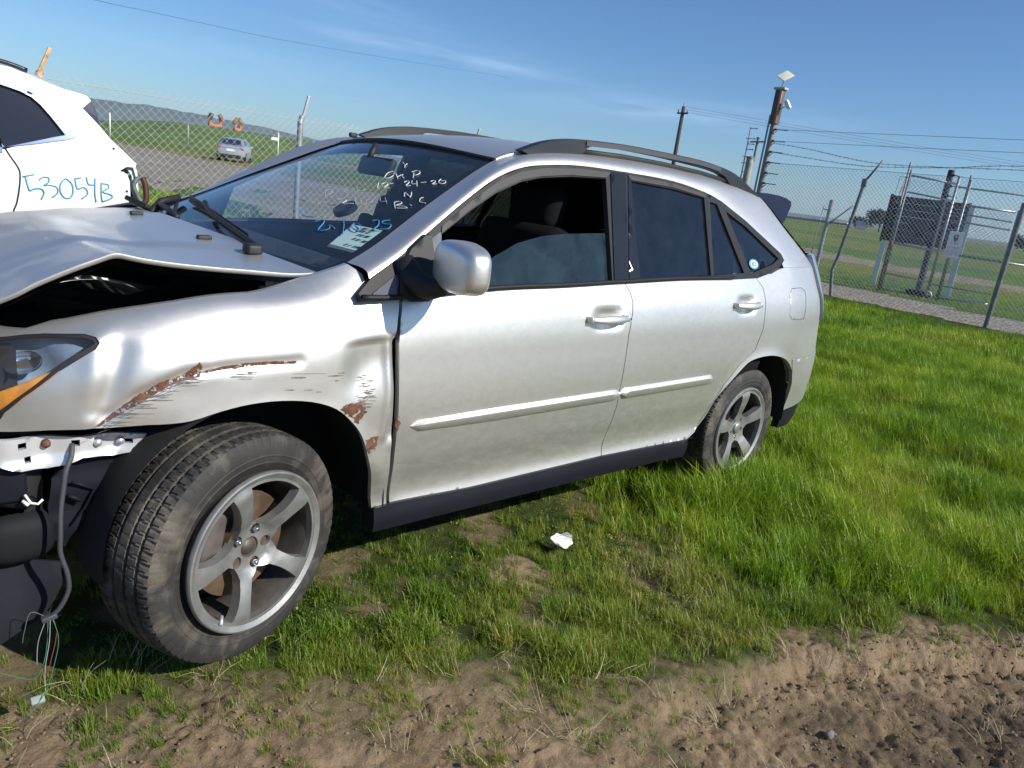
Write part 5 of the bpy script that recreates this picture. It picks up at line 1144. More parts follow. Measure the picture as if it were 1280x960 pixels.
rel(post('post',[(FX-.03,4.97,-.1),(FX-.03,5.05,.30),(FX-.03,5.09,.52),(FX-.03,5.03,.85),(FX-.03,4.88,2.28)],.034,GALVD,None,label='fence post bent near its foot'),fb_)
rel(MB().box((FX-.03,4.875,2.33),(.05,.10,.16),None,.01).tube([(FX-.03,4.87,2.36),(FX-.03,4.62,2.78)],.022,8).build('barb_arm',GALVD,None,True),fb_)
rel(post('post',[(FX-.03,2.05,-.1),(FX-.03,2.03,2.25)],.042,GALVD,None),fb_)
rel(MB().tube([(FX-.03,2.03,2.2),(FX-.03,1.75,2.7)],.024,8).build('barb_arm',GALVD,None,True),fb_)
rel(post('post',[(FX-.03,-1.0,-.1),(FX-.03,-1.0,2.3)],.042,GALVD,None),fb_)
rel(post('post',[(FX,5.46,-.1),(FX,5.46,1.93)],.042,GALV,None,label='short corner post of the fence'),fb_)
rel(MB().tube([(FX+.02,7.1,1.46),(FX+.02,5.46,1.48),(FX+.02,5.02,1.49)],.024,8).build('rail',GALV,None,True),fb_)
rel(MB().tube([(FX,5.40,1.46),(FX,5.0,1.86)],.012,6).tube([(FX+.05,5.62,1.82),(FX+.05,5.66,1.2),(FX+.03,5.64,.5)],.011,6).tube([(FX+.03,5.64,1.0),(FX+.03,6.3,.55)],.006,5).tube([(FX+.02,5.5,1.72),(FX+.02,5.62,1.73)],.012,5).build('brace_rod',GALVD,None,True),fb_)
for (y0,z0,y1,z1,sg) in ((7.05,3.26,-6,3.4,.05),(7.05,3.02,-6,3.25,.08)):
    P=[(FX,y0+(y1-y0)*t,z0+(z1-z0)*t-sg*math.sin(math.pi*t)*.3) for t in np.linspace(0,1,12)]; rel(MB().tube(P,.0042,5).build('electric_wire',GALVD,None),fb_)
for P in ([(7.05,2.98),(6.2,2.90),(5.5,2.80),(4.67,2.72),(3.5,2.74),(2.19,2.79),(-1,2.80),(-6,2.9)],[(7.05,2.79),(6.3,2.73),(5.3,2.66),(4.66,2.66),(3.4,2.74),(2.2,2.86),(-1,2.90),(-6,2.95)]):
    b=MB(); S=smooth_line([(FX,y,z) for y,z in P],6); b.tube(S,.004,5); b.tube([(x+.006*math.sin(i*1.9),y,z+.006*math.cos(i*1.9)) for i,(x,y,z) in enumerate(S)],.003,4)
    random.seed(4)
    for i in range(0,60):
        t=i/60; k=t*(len(S)-1); j=min(int(k),len(S)-2); f=k-j; p=Vector(S[j]).lerp(Vector(S[j+1]),f); b.tube([p+Vector((0,-.012,-.022)),p+Vector((0,.012,.022))],.0025,3); b.tube([p+Vector((0,.012,-.02)),p+Vector((0,-.012,.022))],.0025,3)
    rel(b.build('barbed_wire',GALVD,None),fb_)
# electric pole with box, solar panel and lamp
ep=empty('fence_energiser_pole',(14.8,7.15,0),'tall grey pole with a copper-sided box, small solar panel and white lamp on top','pole')
def epart(b,name,m,smooth=True): return rel(b.build(name,m,None,smooth,sharp=40),ep)
epart(MB().tube([(14.8,7.15,-.1),(14.8,7.15,3.45)],.062,12),'pole',GALVD)
epart(MB().box((14.74,7.24,2.2),(.05,.02,2.7)),'cable_trunk',M('pale_trunk',(.40,.38,.40),.6))
epart(MB().box((14.80,7.15,3.72),(.13,.18,.70),None,.01),'control_box',M('box_brown',(.10,.075,.07),.6,var=.3))
epart(MB().box((14.74,7.09,3.72),(.05,.05,.68),None,.008),'copper_strip',M('copper_side',(.50,.25,.15),.5,.3,var=.3))
epart(MB().box((14.8,7.15,4.10),(.18,.26,.05),None,.01),'box_cap',M('cap_grey',(.40,.41,.42),.5))
epart(MB().tube([(14.8,7.15,4.1),(14.8,7.12,4.26)],.015,8),'panel_bracket',GALV)
epart(MB().box((14.78,7.10,4.36),(.30,.22,.02),Matrix.Rotation(R(28),3,'X')@Matrix.Rotation(R(-35),3,'Y'),.004),'solar_panel',M('panel_back',(.62,.60,.50),.5))
epart(MB().tube([(14.8,7.05,3.70),(14.78,6.95,3.74)],.012).box((14.78,6.91,3.78),(.10,.09,.20),Matrix.Rotation(R(-35),3,'X'),.03),'lamp',WHITEW)
for i,z in enumerate((3.26,3.02,2.79,2.57,2.34,2.12)):
    epart(MB().tube([(14.78,7.09,z),(14.78,7.05,z)],.022,8).tube([(14.78,7.05,z),(14.78,6.78,z-.01)],.010,6),'insulator',BLACK)
    epart(MB().tube([(14.78,7.10,z-.10),(14.78,7.02,z-.02)],.008,5),'bracket_pin',GALVD)
# thin insulator mast and the capped wooden post left of it
ms=empty('insulator_mast',(15.4,8.05,0),'thin dark mast with short insulator arms left of the tall pole','pole')
b=MB().tube([(15.4,8.05,-.1),(15.4,8.05,3.36)],.016,8); rel(b.build('mast',GALVD,None,True),ms)
for z in (3.33,3.10,2.98,2.86,2.70,2.55,2.35,2.2):
    rel(MB().tube([(15.4,8.12 if z in(3.10,2.70,2.55) else 8.05,z),(15.4,7.88,z)],.009,5).tube([(15.4,7.90,z),(15.4,7.87,z)],.018,6).build('insulator_arm',GALVD,None,True),ms)
cp=empty('capped_timber_post',(15.45,7.93,0),'short thick grey post with a steel pole and crossarm rising behind it','post')
rel(MB().tube([(15.45,7.93,-.1),(15.45,7.93,2.66)],.085,14).build('post',M('grey_timber',(.30,.29,.27),.8,var=.3,vs=6),None,True,sharp=40),cp)
rel(MB().tube([(15.45,7.93,2.66),(15.45,7.93,2.69)],.095,14).build('cap',GALVD,None,True,sharp=40),cp)
rel(MB().tube([(15.5,7.86,2.6),(15.5,7.86,3.12)],.032,10).tube([(15.5,7.86,3.12),(15.5,7.86,3.15)],.045,10).tube([(15.5,8.05,3.04),(15.5,7.65,3.06)],.018,8).build('steel_pole',GALVD,None,True,sharp=40),cp)
# far utility pole
up=empty('utility_pole',(45.2,31.7,0),'distant dark wooden utility pole above the SUV roof rail','pole')
rel(MB().tube([(45.2,31.7,-.2),(45.2,31.7,7.9)],[.17,.12],10).build('pole',DARKW,None,True),up)
rel(MB().box((45.2,31.7,7.45),(.1,.9,.1)).build('crossarm',DARKW,None),up)
for dy in (-.38,.0,.38): rel(MB().tube([(45.2,31.7+dy,7.5),(45.2,31.7+dy,7.72 if dy else 8.15)],.04,8).build('insulator',GALVD,None,True),up)
for k in range(3):
    P=[Vector((45.2,31.7,7.55+.18*k))+Vector((30*t*t*0+55*t,-75*t,-2.5*math.sin(math.pi*t)*.6)) for t in np.linspace(0,1,14)]
    rel(MB().tube(P,.006,4).build('power_line',BLACK,None),up)
P=smooth_line([(-14,20,6.5),(9.8,49.1,8.3),(14.1,56.3,9.0),(19.0,61.1,9.7),(25.5,67.4,10.6),(36.0,75.9,11.9),(58.0,91.1,14.8),(98.5,110.5,19.5)],4)
ol=MB().tube(P,.011,4).build('overhead_cable',BLACK,None); tag(ol,'thin overhead power cable crossing the sky at upper left','cable')
# ------------------------------------------------------------ gate
gt=empty('mesh_gate',(18.95,4.6,0),'pipe-framed chain-link rolling gate with a chain and small wheel','gate')
gA=Vector((18.55,5.45,0)); gB=Vector((18.95,4.50,0)); gC=Vector((19.45,3.30,0))
def gl(P,Q,z0,z1,r=.024,name='gate_rail',m=GALV): return rel(MB().tube([P+Vector((0,0,z0)),Q+Vector((0,0,z1))],r,8).build(name,m,None,True),gt)
D_=gC-gA; far=gA+D_*1.35
for P,z,r in ((gA,2.93,.030),(gA+Vector((.05,.08,0)),3.1,.024),(gB,2.9,.034),(gB+D_*.09+Vector((.06,0,0)),2.95,.024),(gB+D_*.11,2.85,.028),(gC+D_*.03,2.3,.03)):
    rel(MB().tube([P+Vector((0,0,-.05 if z>2.5 else .2)),P+Vector((0,0,z))],r,10).build('frame_post',GALV if z<2.92 else GALVD,None,True),gt)
gl(gA,gB,2.80,2.72); gl(gB,far,2.66,2.62,.02); gl(gA,gB,2.42,2.33,.02); gl(gB+D_*.1,gC,2.27,2.25); gl(gB,gC,2.08,2.02,.018); gl(gB,gC,1.90,1.84,.018)
gl(gA,gB,1.20,1.14); gl(gB+D_*.1,far,1.12,1.10); gl(gA,gB,.45,.40,.018); gl(gB,gC,.36,.34,.014,m=GALVD); gl(gA,gB,.05,.05); gl(gB,gC,.05,.10)
rel(chain_mesh('gate_mesh',(gA.x,gA.y),(gB.x,gB.y),.06,2.72,WIREM,None,pitch=.082,r=.0034,barbs=False),gt)
rel(chain_mesh('gate_mesh',(gB.x,gB.y),(gC.x,gC.y),.06,2.25,WIREM,None,pitch=.082,r=.0034,barbs=False),gt)
for s,(dy,z) in enumerate(((.10,2.75),(.22,2.75),(.13,2.5))):
    p=gA+Vector((0,dy,z)); rel(MB().tube([p,p+Vector((0,.02,-.38))],.006,4).tube([p,p+Vector((0,-.12,0))],.006,4).build('wire_hook',GALVD,None),gt)
w_=gB+Vector((-.06,-.02,.08)); b=MB(); t=(gB-gA).normalized()
b.tube([w_+(t*math.cos(a)+Vector((0,0,1))*math.sin(a))*.10 for a in np.linspace(0,2*math.pi,25)],.022,8,False); b.tube([w_-t*.09,w_+t*.09],.012,5); b.tube([w_-Vector((0,0,.09)),w_+Vector((0,0,.09))],.012,5)
rel(b.build('gate_wheel',GALV,None,True),gt)
rel(MB().box(gB-t*.22+Vector((-.05,0,.10)),(.12,.38,.14),Matrix.Rotation(math.atan2(t.y,t.x)+math.pi/2,3,'Z'),.02).tube([gB-t*.42+Vector((0,0,.06)),gB-t*.42+Vector((0,0,.14))],.06,10).build('gate_roller',BLACK,None,True),gt)
b=MB(); q=gA+Vector((-.05,0,1.12))
for i in range(9):
    a=i/8*math.pi*2; c=q+Vector((-.01*(i%2),-.06*math.sin(a)*.8,-.22+.22*math.cos(a))); b.tube([c+Vector((0,.018*math.cos(k+i),.03*math.sin(k+i))) for k in np.linspace(0,6.28,7)],.007,4,False)
rel(b.build('chain',BLACK,None,True),gt)
rel(MB().box(q+Vector((-.02,.01,.06)),(.06,.07,.10),None,.01).build('padlock',M('red_lock',(.30,.03,.03),.5),None,True),gt)
# notice sign on the gate
sg=empty('notice_sign',(18.50,4.08,1.35),'white notice sign with a dark face emblem hung on the gate','sign')
def sgp(b,name,m): o=b.build(name,m,None); o.parent=sg; return o
Q=Matrix.Rotation(math.atan2((gC-gA).y,(gC-gA).x),3,'Z')
def flat(pts,off=0.,th=.0): return [Q@Vector((x,-off,z)) for x,z in pts]
b=MB(); b.box((0,0,0),(.30,.008,.60),Q,.003); sgp(b,'plate',WHITEW)
b=MB(); b.box(Q@Vector((0,.06,-.95)),(.10,.06,.9),Q,.004); 
def disc(cx,cz,r,sx=1,off=.007,n=20): b=MB(); b.add(flat([(cx+r*sx*math.cos(t),cz+r*math.sin(t)) for t in np.linspace(0,2*math.pi,n+1)[:-1]],off),[tuple(range(n))]); return b
INK=M('sign_ink',(.03,.03,.035),.6)
sgp(disc(0,.175,.062,.85),'emblem',INK)
b=MB(); b.add(flat([(-.035,.125),(.035,.125),(.012,.07),(-.012,.07)],.007),[(0,1,2,3)]); sgp(b,'emblem',INK)
sgp(disc(0,.19,.03,.8,.0075),'emblem_face',WHITEW)
b=MB(); b.add(flat([(-.03,.193),(.03,.193),(.03,.205),(-.03,.205)],.008),[(0,1,2,3)]); sgp(b,'emblem',INK)
b=MB(); random.seed(2)
for row,(z,h_,cw) in enumerate(((.01,.035,.024),(-.065,.02,.014),(-.10,.02,.014),(-.15,.02,.014),(-.19,.02,.014),(-.235,.02,.014))):
    x=-.12
    while x<.12-cw:
        if random.random()<.82: 
            k=random.random()
            b.add(flat([(x,z),(x+cw*.25,z),(x+cw*.25,z+h_),(x,z+h_)],.007),[(0,1,2,3)])
            b.add(flat([(x,z+h_*(.8 if k<.6 else .4)),(x+cw*.8,z+h_*(.8 if k<.6 else .4)),(x+cw*.8,z+h_),(x,z+h_)] if k<.6 else [(x,z+h_*.4),(x+cw*.8,z+h_*.4),(x+cw*.8,z+h_*.6),(x,z+h_*.6)],.0072),[(0,1,2,3)])
        x+=cw
o=sgp(b,'illegible_print',INK); o['kind']='stuff'
# dark timber post of the electric fence behind the gate
tp=empty('timber_post',(19.93,5.03,0),'dark round timber post with insulators behind the gate','post')
rel(MB().tube([(19.93,5.03,-.1),(19.93,5.03,3.1)],[.085,.075],12).build('post',M('tarred_timber',(.05,.045,.05),.8,var=.3,vs=8),None,True,sharp=50),tp)
for z in (2.98,2.72,2.48): rel(MB().tube([(19.88,4.95,z),(19.86,4.72,z-.03)],.012,6).tube([(19.88,4.95,z),(19.88,4.92,z)],.03,8).build('insulator',BLACK,None,True),tp)
# brown board on white posts
bd=empty('timber_board',(20.85,5.6,0),'dark brown boarded panel on white posts behind the gate','board')
bA=Vector((20.55,6.56,0)); bB=Vector((21.16,4.74,0)); bt=(bB-bA).normalized(); bn=Vector((-bt.y,bt.x,0)); 
Qb=Matrix.Rotation(math.atan2(bt.y,bt.x),3,'Z'); Lb=(bB-bA).length
for k in range(7):
    z=1.20+k*.172; c=bA+bt*(Lb/2)+Vector((0,0,z+.08)); o=rel(MB().box(c,(Lb,.04,.166),Qb,.006).build('board',DARKW,None),bd)
for s in (.06,.30,.55,.8,.96):
    c=bA+bt*(Lb*s)+Vector((0,0,1.78))-bn*.05; rel(MB().box(c,(.07,.05,1.20),Qb,.004).build('batten',M('batten_brown',(.13,.095,.06),.85,var=.4,vs=6),None),bd)
for s in (.02,.98): rel(MB().box(bA+bt*(Lb*s)+Vector((0,0,1.79)),(.07,.10,1.26),Qb,.006).build('edge_frame',DARKW,None),bd)
for p,z in ((bA+bt*.12,1.2),(bB+bt*.03,2.36)):
    rel(MB().box(p+Vector((0,0,z/2-.05))-bn*.02,(.13,.13,z+.1),Qb,.008).build('post',WHITEW,None),bd)
# ------------------------------------------------------------ white SUV behind
WV=empty('white_suv',(0,2.6,0),'white SUV with blue handwritten number and torn rear corner behind the silver hood','car')
PY_=2.6
def wf(off=0.): return lambda x,z,d=0:(x-.0,PY_+d-off+.16*max(0,z-1.12)**1.3*1.6+.10*ss(.25,.50,x)*0+.5*max(0,x-.40)**2,z)
def wpanel(name,pts,m,off,depth=.02,h=.03,parent=None,holes=[]):
    o=panel(name,pts,holes,h,wf(off),m,None,depth); rel(o,parent or WV); 
    if parent: o.matrix_parent_inverse=Matrix.Translation(-WV.location)
    return o
so_=D['s_out']; sw=D['s_win']; sc_=D['s_chr']; sgp_=D['s_gap']
body=[(-2.3,1.745),(-1.6,1.765),(-.8,1.75),(-.3,1.715)]+so_[0:]+[(.455,.95),(.52,.90),(.54,.60),(.45,.42),(.30,.35),(.18,.36),(.10,.52),(-.08,.68),(-.34,.70),(-.56,.58),(-.66,.38),(-.72,.30),(-3.0,.30),(-3.12,.5),(-3.35,.68),(-3.65,.66),(-3.85,.4),(-4.1,.35),(-4.25,.6),(-4.2,.95),(-3.2,1.10)]
win=[(-2.25,1.12),(-2.2,1.30),(-1.6,1.62),(-.8,1.655),(-.3,1.640)]+sw[:9]+[(-.15,1.315),(-.5,1.29),(-1.2,1.22),(-1.9,1.14)]
wpanel('body',body,WHITE,0,.05,.05,holes=[win])
wpanel('side_window',win,M('privacy_glass',(.012,.011,.014),.08,coat=.7),-.012,0,.05)
wpanel('window_chrome',[(-.8,1.695),(-.3,1.672)]+sc_[:13]+[(-.16,1.30),(-.5,1.275),(-1.2,1.205),(-1.2,1.225),(-.5,1.292)]+[( -.15,1.325)]+sc_[15:23]+[(-.3,1.642),(-.8,1.657)],CHROME,.008,.012,.02)
def wline(name,P,r,m,off=.001):
    f=wf(off); o=MB().tube(smooth_line([f(x,z) for x,z in P],3),r,5).build(name,m,None,True); return rel(o,WV)
wline('door_seam',D['s_gap']+[(-.14,.9),(-.33,.72)],.0035,VOID)
wline('door_seam',[(-1.15,1.22),(-1.13,.8),(-1.15,.33)],.0035,VOID)
wpanel('pillar_bar',[(-.185,1.31),(-.165,1.31),(-.20,1.62),(-.225,1.62)],GLOSSB,.003,.004)
sp=D['s_spoil']; 
f=wf(0.004); V=[];ns=len(sp)
for y in (0,.05,.85,1.65,1.70): V+=[(f(x,z)[0]+.03*math.sin(math.pi*y/1.7),f(x,z)[1]+y*.94+.0,f(x,z)[2]+.012*math.sin(math.pi*y/1.7)) for x,z in sp]
F=[(j*ns+i,j*ns+(i+1)%ns,(j+1)*ns+(i+1)%ns,(j+1)*ns+i) for j in range(4) for i in range(ns)]+[tuple(range(ns))[::-1],tuple(4*ns+i for i in range(ns))]
rel(mesh('roof_spoiler',V,F,WHITE,None,False),WV)
sg_=D['s_glass']; V=[];ns=len(sg_)
for y in (.02,.9,1.66): V+=[(f(x,z)[0]+.05*math.sin(math.pi*y/1.7),f(x,z)[1]+y*.94,f(x,z)[2]) for x,z in sg_]
F=[(j*ns+i,j*ns+(i+1)%ns,(j+1)*ns+(i+1)%ns,(j+1)*ns+i) for j in range(2) for i in range(ns)]+[tuple(range(ns))[::-1]]
rel(mesh('rear_window',V,F,M('rear_window_navy',(.012,.018,.045),.1,coat=.6),None,False),WV)
wpanel('torn_lamp_frame',D['s_tail'],M('pale_green_metal',(.45,.52,.48),.5,.2,var=.2),-.03,.03,.02)
b=MB()
for P,r in (([(.452,1.24),(.425,1.20),(.440,1.15),(.462,1.10),(.470,1.04)],.012),([(.41,1.255),(.385,1.245),(.375,1.265)],.008)):
    b.tube(smooth_line([wf(-.01)(x,z) for x,z in P],4),r,6)
b.box(wf(0)(.455,1.04),(.05,.05,.09),None,.015); rel(b.build('broken_lamp_mount',M('mount_dark',(.10,.13,.12),.6,var=.4,vs=30),None,True),WV)
b=MB(); 
for P in ([(.487,1.24),(.50,1.20),(.503,1.13),(.49,1.10)],): b.tube(smooth_line([wf(-.06)(x,z) for x,z in P],4),.016,6)
rel(b.build('lamp_remnant',M('dark_red_plastic',(.06,.018,.012),.5),None,True),WV)
for (x,z) in ((.387,1.165),(.335,1.376)): rel(MB().tube([wf(.001)(x,z),wf(.004)(x,z)],.006,8).build('hole',BLACK,None),WV)
for grp in ((0,1),(2,),(3,),(4,5),(6,7),(8,9)):
    b=MB()
    for g_ in grp:
        stq=D['s_text'][g_]; b.tube(smooth_line([wf(.0025)(x,z) for x,z in stq],3) if len(stq)>2 else [wf(.0025)(x,z) for x,z in stq],.0032,5)
    rel(b.build('handwritten_character',M('teal_marker',(.03,.33,.50),.6),None,True),WV)
# roof, tail and underbody volume
RT=smooth_line([(-2.3,1.745),(-1.6,1.765),(-.8,1.75),(-.3,1.715),(-.16,1.700),(-.01,1.675),(.09,1.645),(.13,1.630)],4)
f=wf(0)
def wroof(a,b):
    k=a*(len(RT)-1); i=min(int(k),len(RT)-2); t=k-i; x=RT[i][0]+(RT[i+1][0]-RT[i][0])*t; z=RT[i][1]+(RT[i+1][1]-RT[i][1])*t; p=f(x,z); y0=p[1]; y1=2*3.55-y0
    c=1-(2*b-1)**2; return (x,y0+(y1-y0)*b,z+.05*c**.6)
V,F=grid(wroof,30,16); rel(mesh('roof',V,F,WHITE,None),WV)
rel(MB().tube(smooth_line([(x,f(x,z)[1]+.03,z+.012) for x,z in ((-2.0,1.755),(-1.2,1.765),(-.6,1.75),(-.16,1.712),(-.02,1.684))],4),.012,6).build('roof_trim',GLOSSB,None,True),WV)
TB=[(p[0]-.012,p[1]) for p in ((.13,1.62),(.28,1.47),(.43,1.33),(.45,1.25),(.46,1.0),(.52,.9),(.54,.6),(.45,.42),(.30,.35))]
V=[];ns=len(TB)
for y in np.linspace(0,1,7):
    for x,z in TB: p=f(x,z); y0=p[1]+.01; V.append((x+.07*math.sin(math.pi*y),y0+(2*3.55-2*y0)*y,z))
F=[(j*ns+i,j*ns+i+1,(j+1)*ns+i+1,(j+1)*ns+i)[::-1] for j in range(6) for i in range(ns-1)]
rel(mesh('tailgate',V,F,WHITE,None,True,sharp=30),WV)
# far side shell and front, kept simple in form but closed
V2=[(x,2*3.55-f(x,z)[1],z) for x,z in body]; 
o=panel('body',body,[win],.12,lambda x,z,d=0:(x,2*3.55-(PY_+.16*max(0,z-1.12)**1.3*1.6)-d,z),WHITE,None,.03); rel(o,WV)
FR=[(-2.3,1.745),(-3.2,1.10),(-4.2,.95),(-4.25,.6),(-4.1,.35)]
V=[];ns=len(FR)
for y in (0,.5,1):
    for x,z in FR: p=f(x,z); V.append((x-.05*math.sin(math.pi*y),p[1]+(2*3.55-2*p[1])*y,z+.04*math.sin(math.pi*y)))
F=[(j*ns+i,j*ns+i+1,(j+1)*ns+i+1,(j+1)*ns+i) for j in range(2) for i in range(ns-1)]
rel(mesh('front_shell',V,F,WHITE,None,True,sharp=30),WV)
rel(MB().box((-1.9,3.55,.5),(4.2,1.6,.35)).box((-.9,3.55,.95),(2.4,1.6,.25)).build('underbody',VOID,None),WV)
for x in (-.24,-3.5):
    for y,mr_ in ((2.63,False),(4.47,True)):
        w2=empty('wheel',(x,y-2.6,.36)); w2.parent=WV; w2.rotation_euler=(0,0,math.pi if mr_ else 0)
        t=link('tyre',TYM,None,w2); t.location=(0,.12,0); link('rim',RMR,None,w2); link('rim_barrel',BRM,None,w2)
# ------------------------------------------------------------ distant silver sedan
def sedan():
    root=empty('silver_sedan',(22.6,54.2,0),'small silver sedan seen from behind, parked beyond the gravel road','car')
    SEC=[(-2.3,.62,.30,.62,.80,.78),(-2.25,.76,.26,.70,.93,.80),(-1.75,.85,.24,.78,1.02,1.00),(-1.2,.89,.22,.80,1.04,1.33),(-.5,.90,.2,.80,1.02,1.44),(.2,.90,.2,.8,1.0,1.43),(.9,.89,.2,.8,.98,1.20),(1.4,.88,.2,.78,.96,1.0),(2.1,.82,.24,.7,.84,.84),(2.38,.66,.30,.62,.70,.66)]
    V=[]
    for x,w_,z0,z1,z2,z3 in SEC:
        top=max(z3,z2); wt=w_-.08 if z3<=z2+.05 else w_-.28
        V+=[(x,-w_*.8,z0),(x,-w_,z0+.12),(x,-w_,z1),(x,-w_+.06,z2),(x,-wt,top-.03),(x,-wt*.6,top),(x,wt*.6,top),(x,wt,top-.03),(x,w_-.06,z2),(x,w_,z1),(x,w_,z0+.12),(x,w_*.8,z0)]
    n=12; F=[(i*n+k,i*n+(k+1)%n,(i+1)*n+(k+1)%n,(i+1)*n+k) for i in range(len(SEC)-1) for k in range(n)]+[tuple(range(n))[::-1],tuple((len(SEC)-1)*n+k for k in range(n))]
    SP=M('sedan_paint',(.50,.52,.56),.35,.6,var=.03,coat=.5)
    o=mesh('body',V,F,SP,root,True,sharp=50)
    gls=M('sedan_glass',(.02,.03,.05),.1,coat=.6)
    MB().add([(-1.83,-.60,1.035),(-1.83,.60,1.035),(-1.21,.50,1.345),(-1.21,-.50,1.345)],[(0,1,2,3)]).build('rear_window',gls,root)
    for s in (-1,1):
        MB().add([(-1.5,s*.84,1.06),(-1.05,s*.70,1.33),(.15,s*.66,1.40),(.75,s*.86,1.03)],[(0,1,2,3)]).build('side_window',gls,root)
        MB().box((-2.2,s*.64,.80),(.18,.30,.14),None,.03).build('tail_lamp',M('tail_red',(.35,.03,.03),.3),root,True)
        MB().box((.75,s*.96,.98),(.12,.16,.1),None,.03).build('side_mirror',SP,root,True)
        for x in (-1.45,1.4): 
            t=MB().tube([(x,s*.72,.32),(x,s*.90,.32)],.32,20).build('tyre',RUBBER,root,True,sharp=40); MB().tube([(x,s*.90,.32),(x,s*.912,.32)],.2,16).build('rim',ALLOY,t,True,sharp=40)
    MB().box((-2.335,0,.70),(.02,.5,.14)).build('number_plate',WHITEW,root); MB().box((-2.31,0,.34),(.08,1.3,.20),None,.03).build('bumper_lower',BLACK,root)
    MB().box((-2.31,0,.82),(.02,.9,.03)).build('chrome_strip',CHROME,root)
    root.rotation_euler=(0,0,R(60)); root.scale=(1.1,1.1,1.15)
sedan()
# orange machines on the mound
for k,(x,y,z,lab) in enumerate(((57.5,147.2,3.1,'orange field machine with two tilted dark drums on the green mound, left of the pair'),(61.2,145.6,2.9,'orange-brown machine with paired drums on the mound, right of the pair'))):
    e=empty('orange_machine',(x,y,z),lab,'machine','orange machines on the mound')
    OR=M('orange_paint',(.48,.13,.05),.6,var=.3); DK=M('drum_dark',(.05,.055,.045),.7,var=.3)
    MB().box((0,0,.6),(2.4 if k==0 else 1.4,.8,.5),None,.08).build('chassis',OR,e,True)
    for sx,rot in (((-.9,25),(1.1,-30)) if k==0 else ((-.45,12),(.5,-12))):
        MB().box((sx,0,1.3),(.35,.5,1.1),Matrix.Rotation(R(rot*.4),3,'Y'),.06).build('arm',OR,e,True)
        a=Matrix.Rotation(R(90+ (rot if k==0 else rot*3)),3,'Y')@Vector((1,0,0)); c=Vector((sx,-.1,2.1)); MB().tube([c-a*.62,c+a*.62],.42,14).build('drum',DK if (k==0 and sx<0) else M('drum_brown',(.22,.12,.07),.7,var=.4,vs=3),e,True,sharp=40)
# small posts and sign beyond the road
for (x,y,h,lab) in ((24.4,92,2.6,'far thin white post nearest the mound top, left of the sedan'),(33.5,94,2.8,'far thin post directly behind the sedan'),(43.5,91,3.1,'far white post with a small white box, right of the sedan'),(58,93,2.6,'far thin post just left of the fence post')):
    e=empty('marker_post',(x,y,0),lab,'post','thin posts beyond the road'); MB().tube([(0,0,0),(0,0,h)],.07,8).build('post',WHITEW if 'white' in lab else GALV,e,True)
    if 'box' in lab: MB().box((-.5,0,h*.75),(.9,.2,.35)).build('sign_box',WHITEW,e)
# ------------------------------------------------------------ far trees and barn
LEAF=M('far_foliage',(.030,.045,.018),.95,var=.45,vs=.35)
def tree(x,y,h,w_,lab,seed,group='trees along the horizon'):
    random.seed(seed); e=empty('tree',(x,y,0),lab,'tree',group)
    MB().tube([(0,0,-.2),(.1*h*.1,0,h*.25),(0,.05*h,h*.55)],[h*.035,h*.025,h*.012],8).tube([(0,0,h*.25),(w_*.25,0,h*.55)],[h*.018,h*.008],6).tube([(0,0,h*.22),(-w_*.22,.1,h*.5)],[h*.018,h*.008],6).build('trunk',DARKW,e,True)
    V=[];F=[]; blobs=[(random.uniform(-.33,.33)*w_,random.uniform(-.3,.3)*w_,h*random.uniform(.35,.8),random.uniform(.13,.24)*w_) for _ in range(14)]
    for bx,by,bz,br in blobs:
        for _ in range(95):
            d=Vector((random.gauss(0,1),random.gauss(0,1),random.gauss(0,.8))).normalized()*br*random.uniform(.6,1.12); c=Vector((bx,by,bz))+d
            a=Vector((random.gauss(0,1),random.gauss(0,1),random.gauss(0,1))).normalized()*w_*.035; q=a.cross(Vector((random.gauss(0,1),random.gauss(0,1),random.gauss(0,1)))).normalized()*w_*.03
            k=len(V); V+=[c-a,c+q,c+a,c-q]; F.append((k,k+1,k+2,k+3))
    return mesh('crown',V,F,LEAF,e,False)
tl=[(278,108,8.0,11,'rounded dark tree beside the pale barn on the horizon'),(284,118,4.2,8,'low dark tree left of the pale barn'),(286,98,5.5,9,'low tree just right of the rounded dark tree')]
random.seed(12)
k=0
for i in range(15):
    az_=R(77+ i*2.0+random.uniform(-.5,.5)); d=random.uniform(300,380); tl.append((-.9+d*math.sin(az_),-1.8+d*math.cos(az_),random.uniform(4,7),random.uniform(10,17),'hazy far tree on the horizon behind the gate, %s from the left in its row'%('first second third fourth fifth sixth seventh eighth ninth tenth eleventh twelfth thirteenth fourteenth fifteenth'.split()[i])))
for i,(x,y,h,w_,lab) in enumerate(tl): tree(x,y,h,w_,lab,i,'trees beside the barn' if i<3 else 'hazy row of far trees')
bn_=empty('barn',(276,113.6,0),'small pale barn with a white gable roof beside the far rounded tree','building')
MB().box((0,0,.8),(3.4,3.2,1.6)).build('wall',WHITEW,bn_)
MB().add([(-2,-1.8,1.55),(2,-1.8,1.55),(2,1.8,1.55),(-2,1.8,1.55),(0,-1.8,3.0),(0,1.8,3.0)],[(0,1,4),(2,3,5),(1,2,5,4),(3,0,4,5),(0,3,2,1)]).build('roof',M('pale_roof',(.62,.60,.58),.6),bn_)
bn_.rotation_euler=(0,0,R(22))
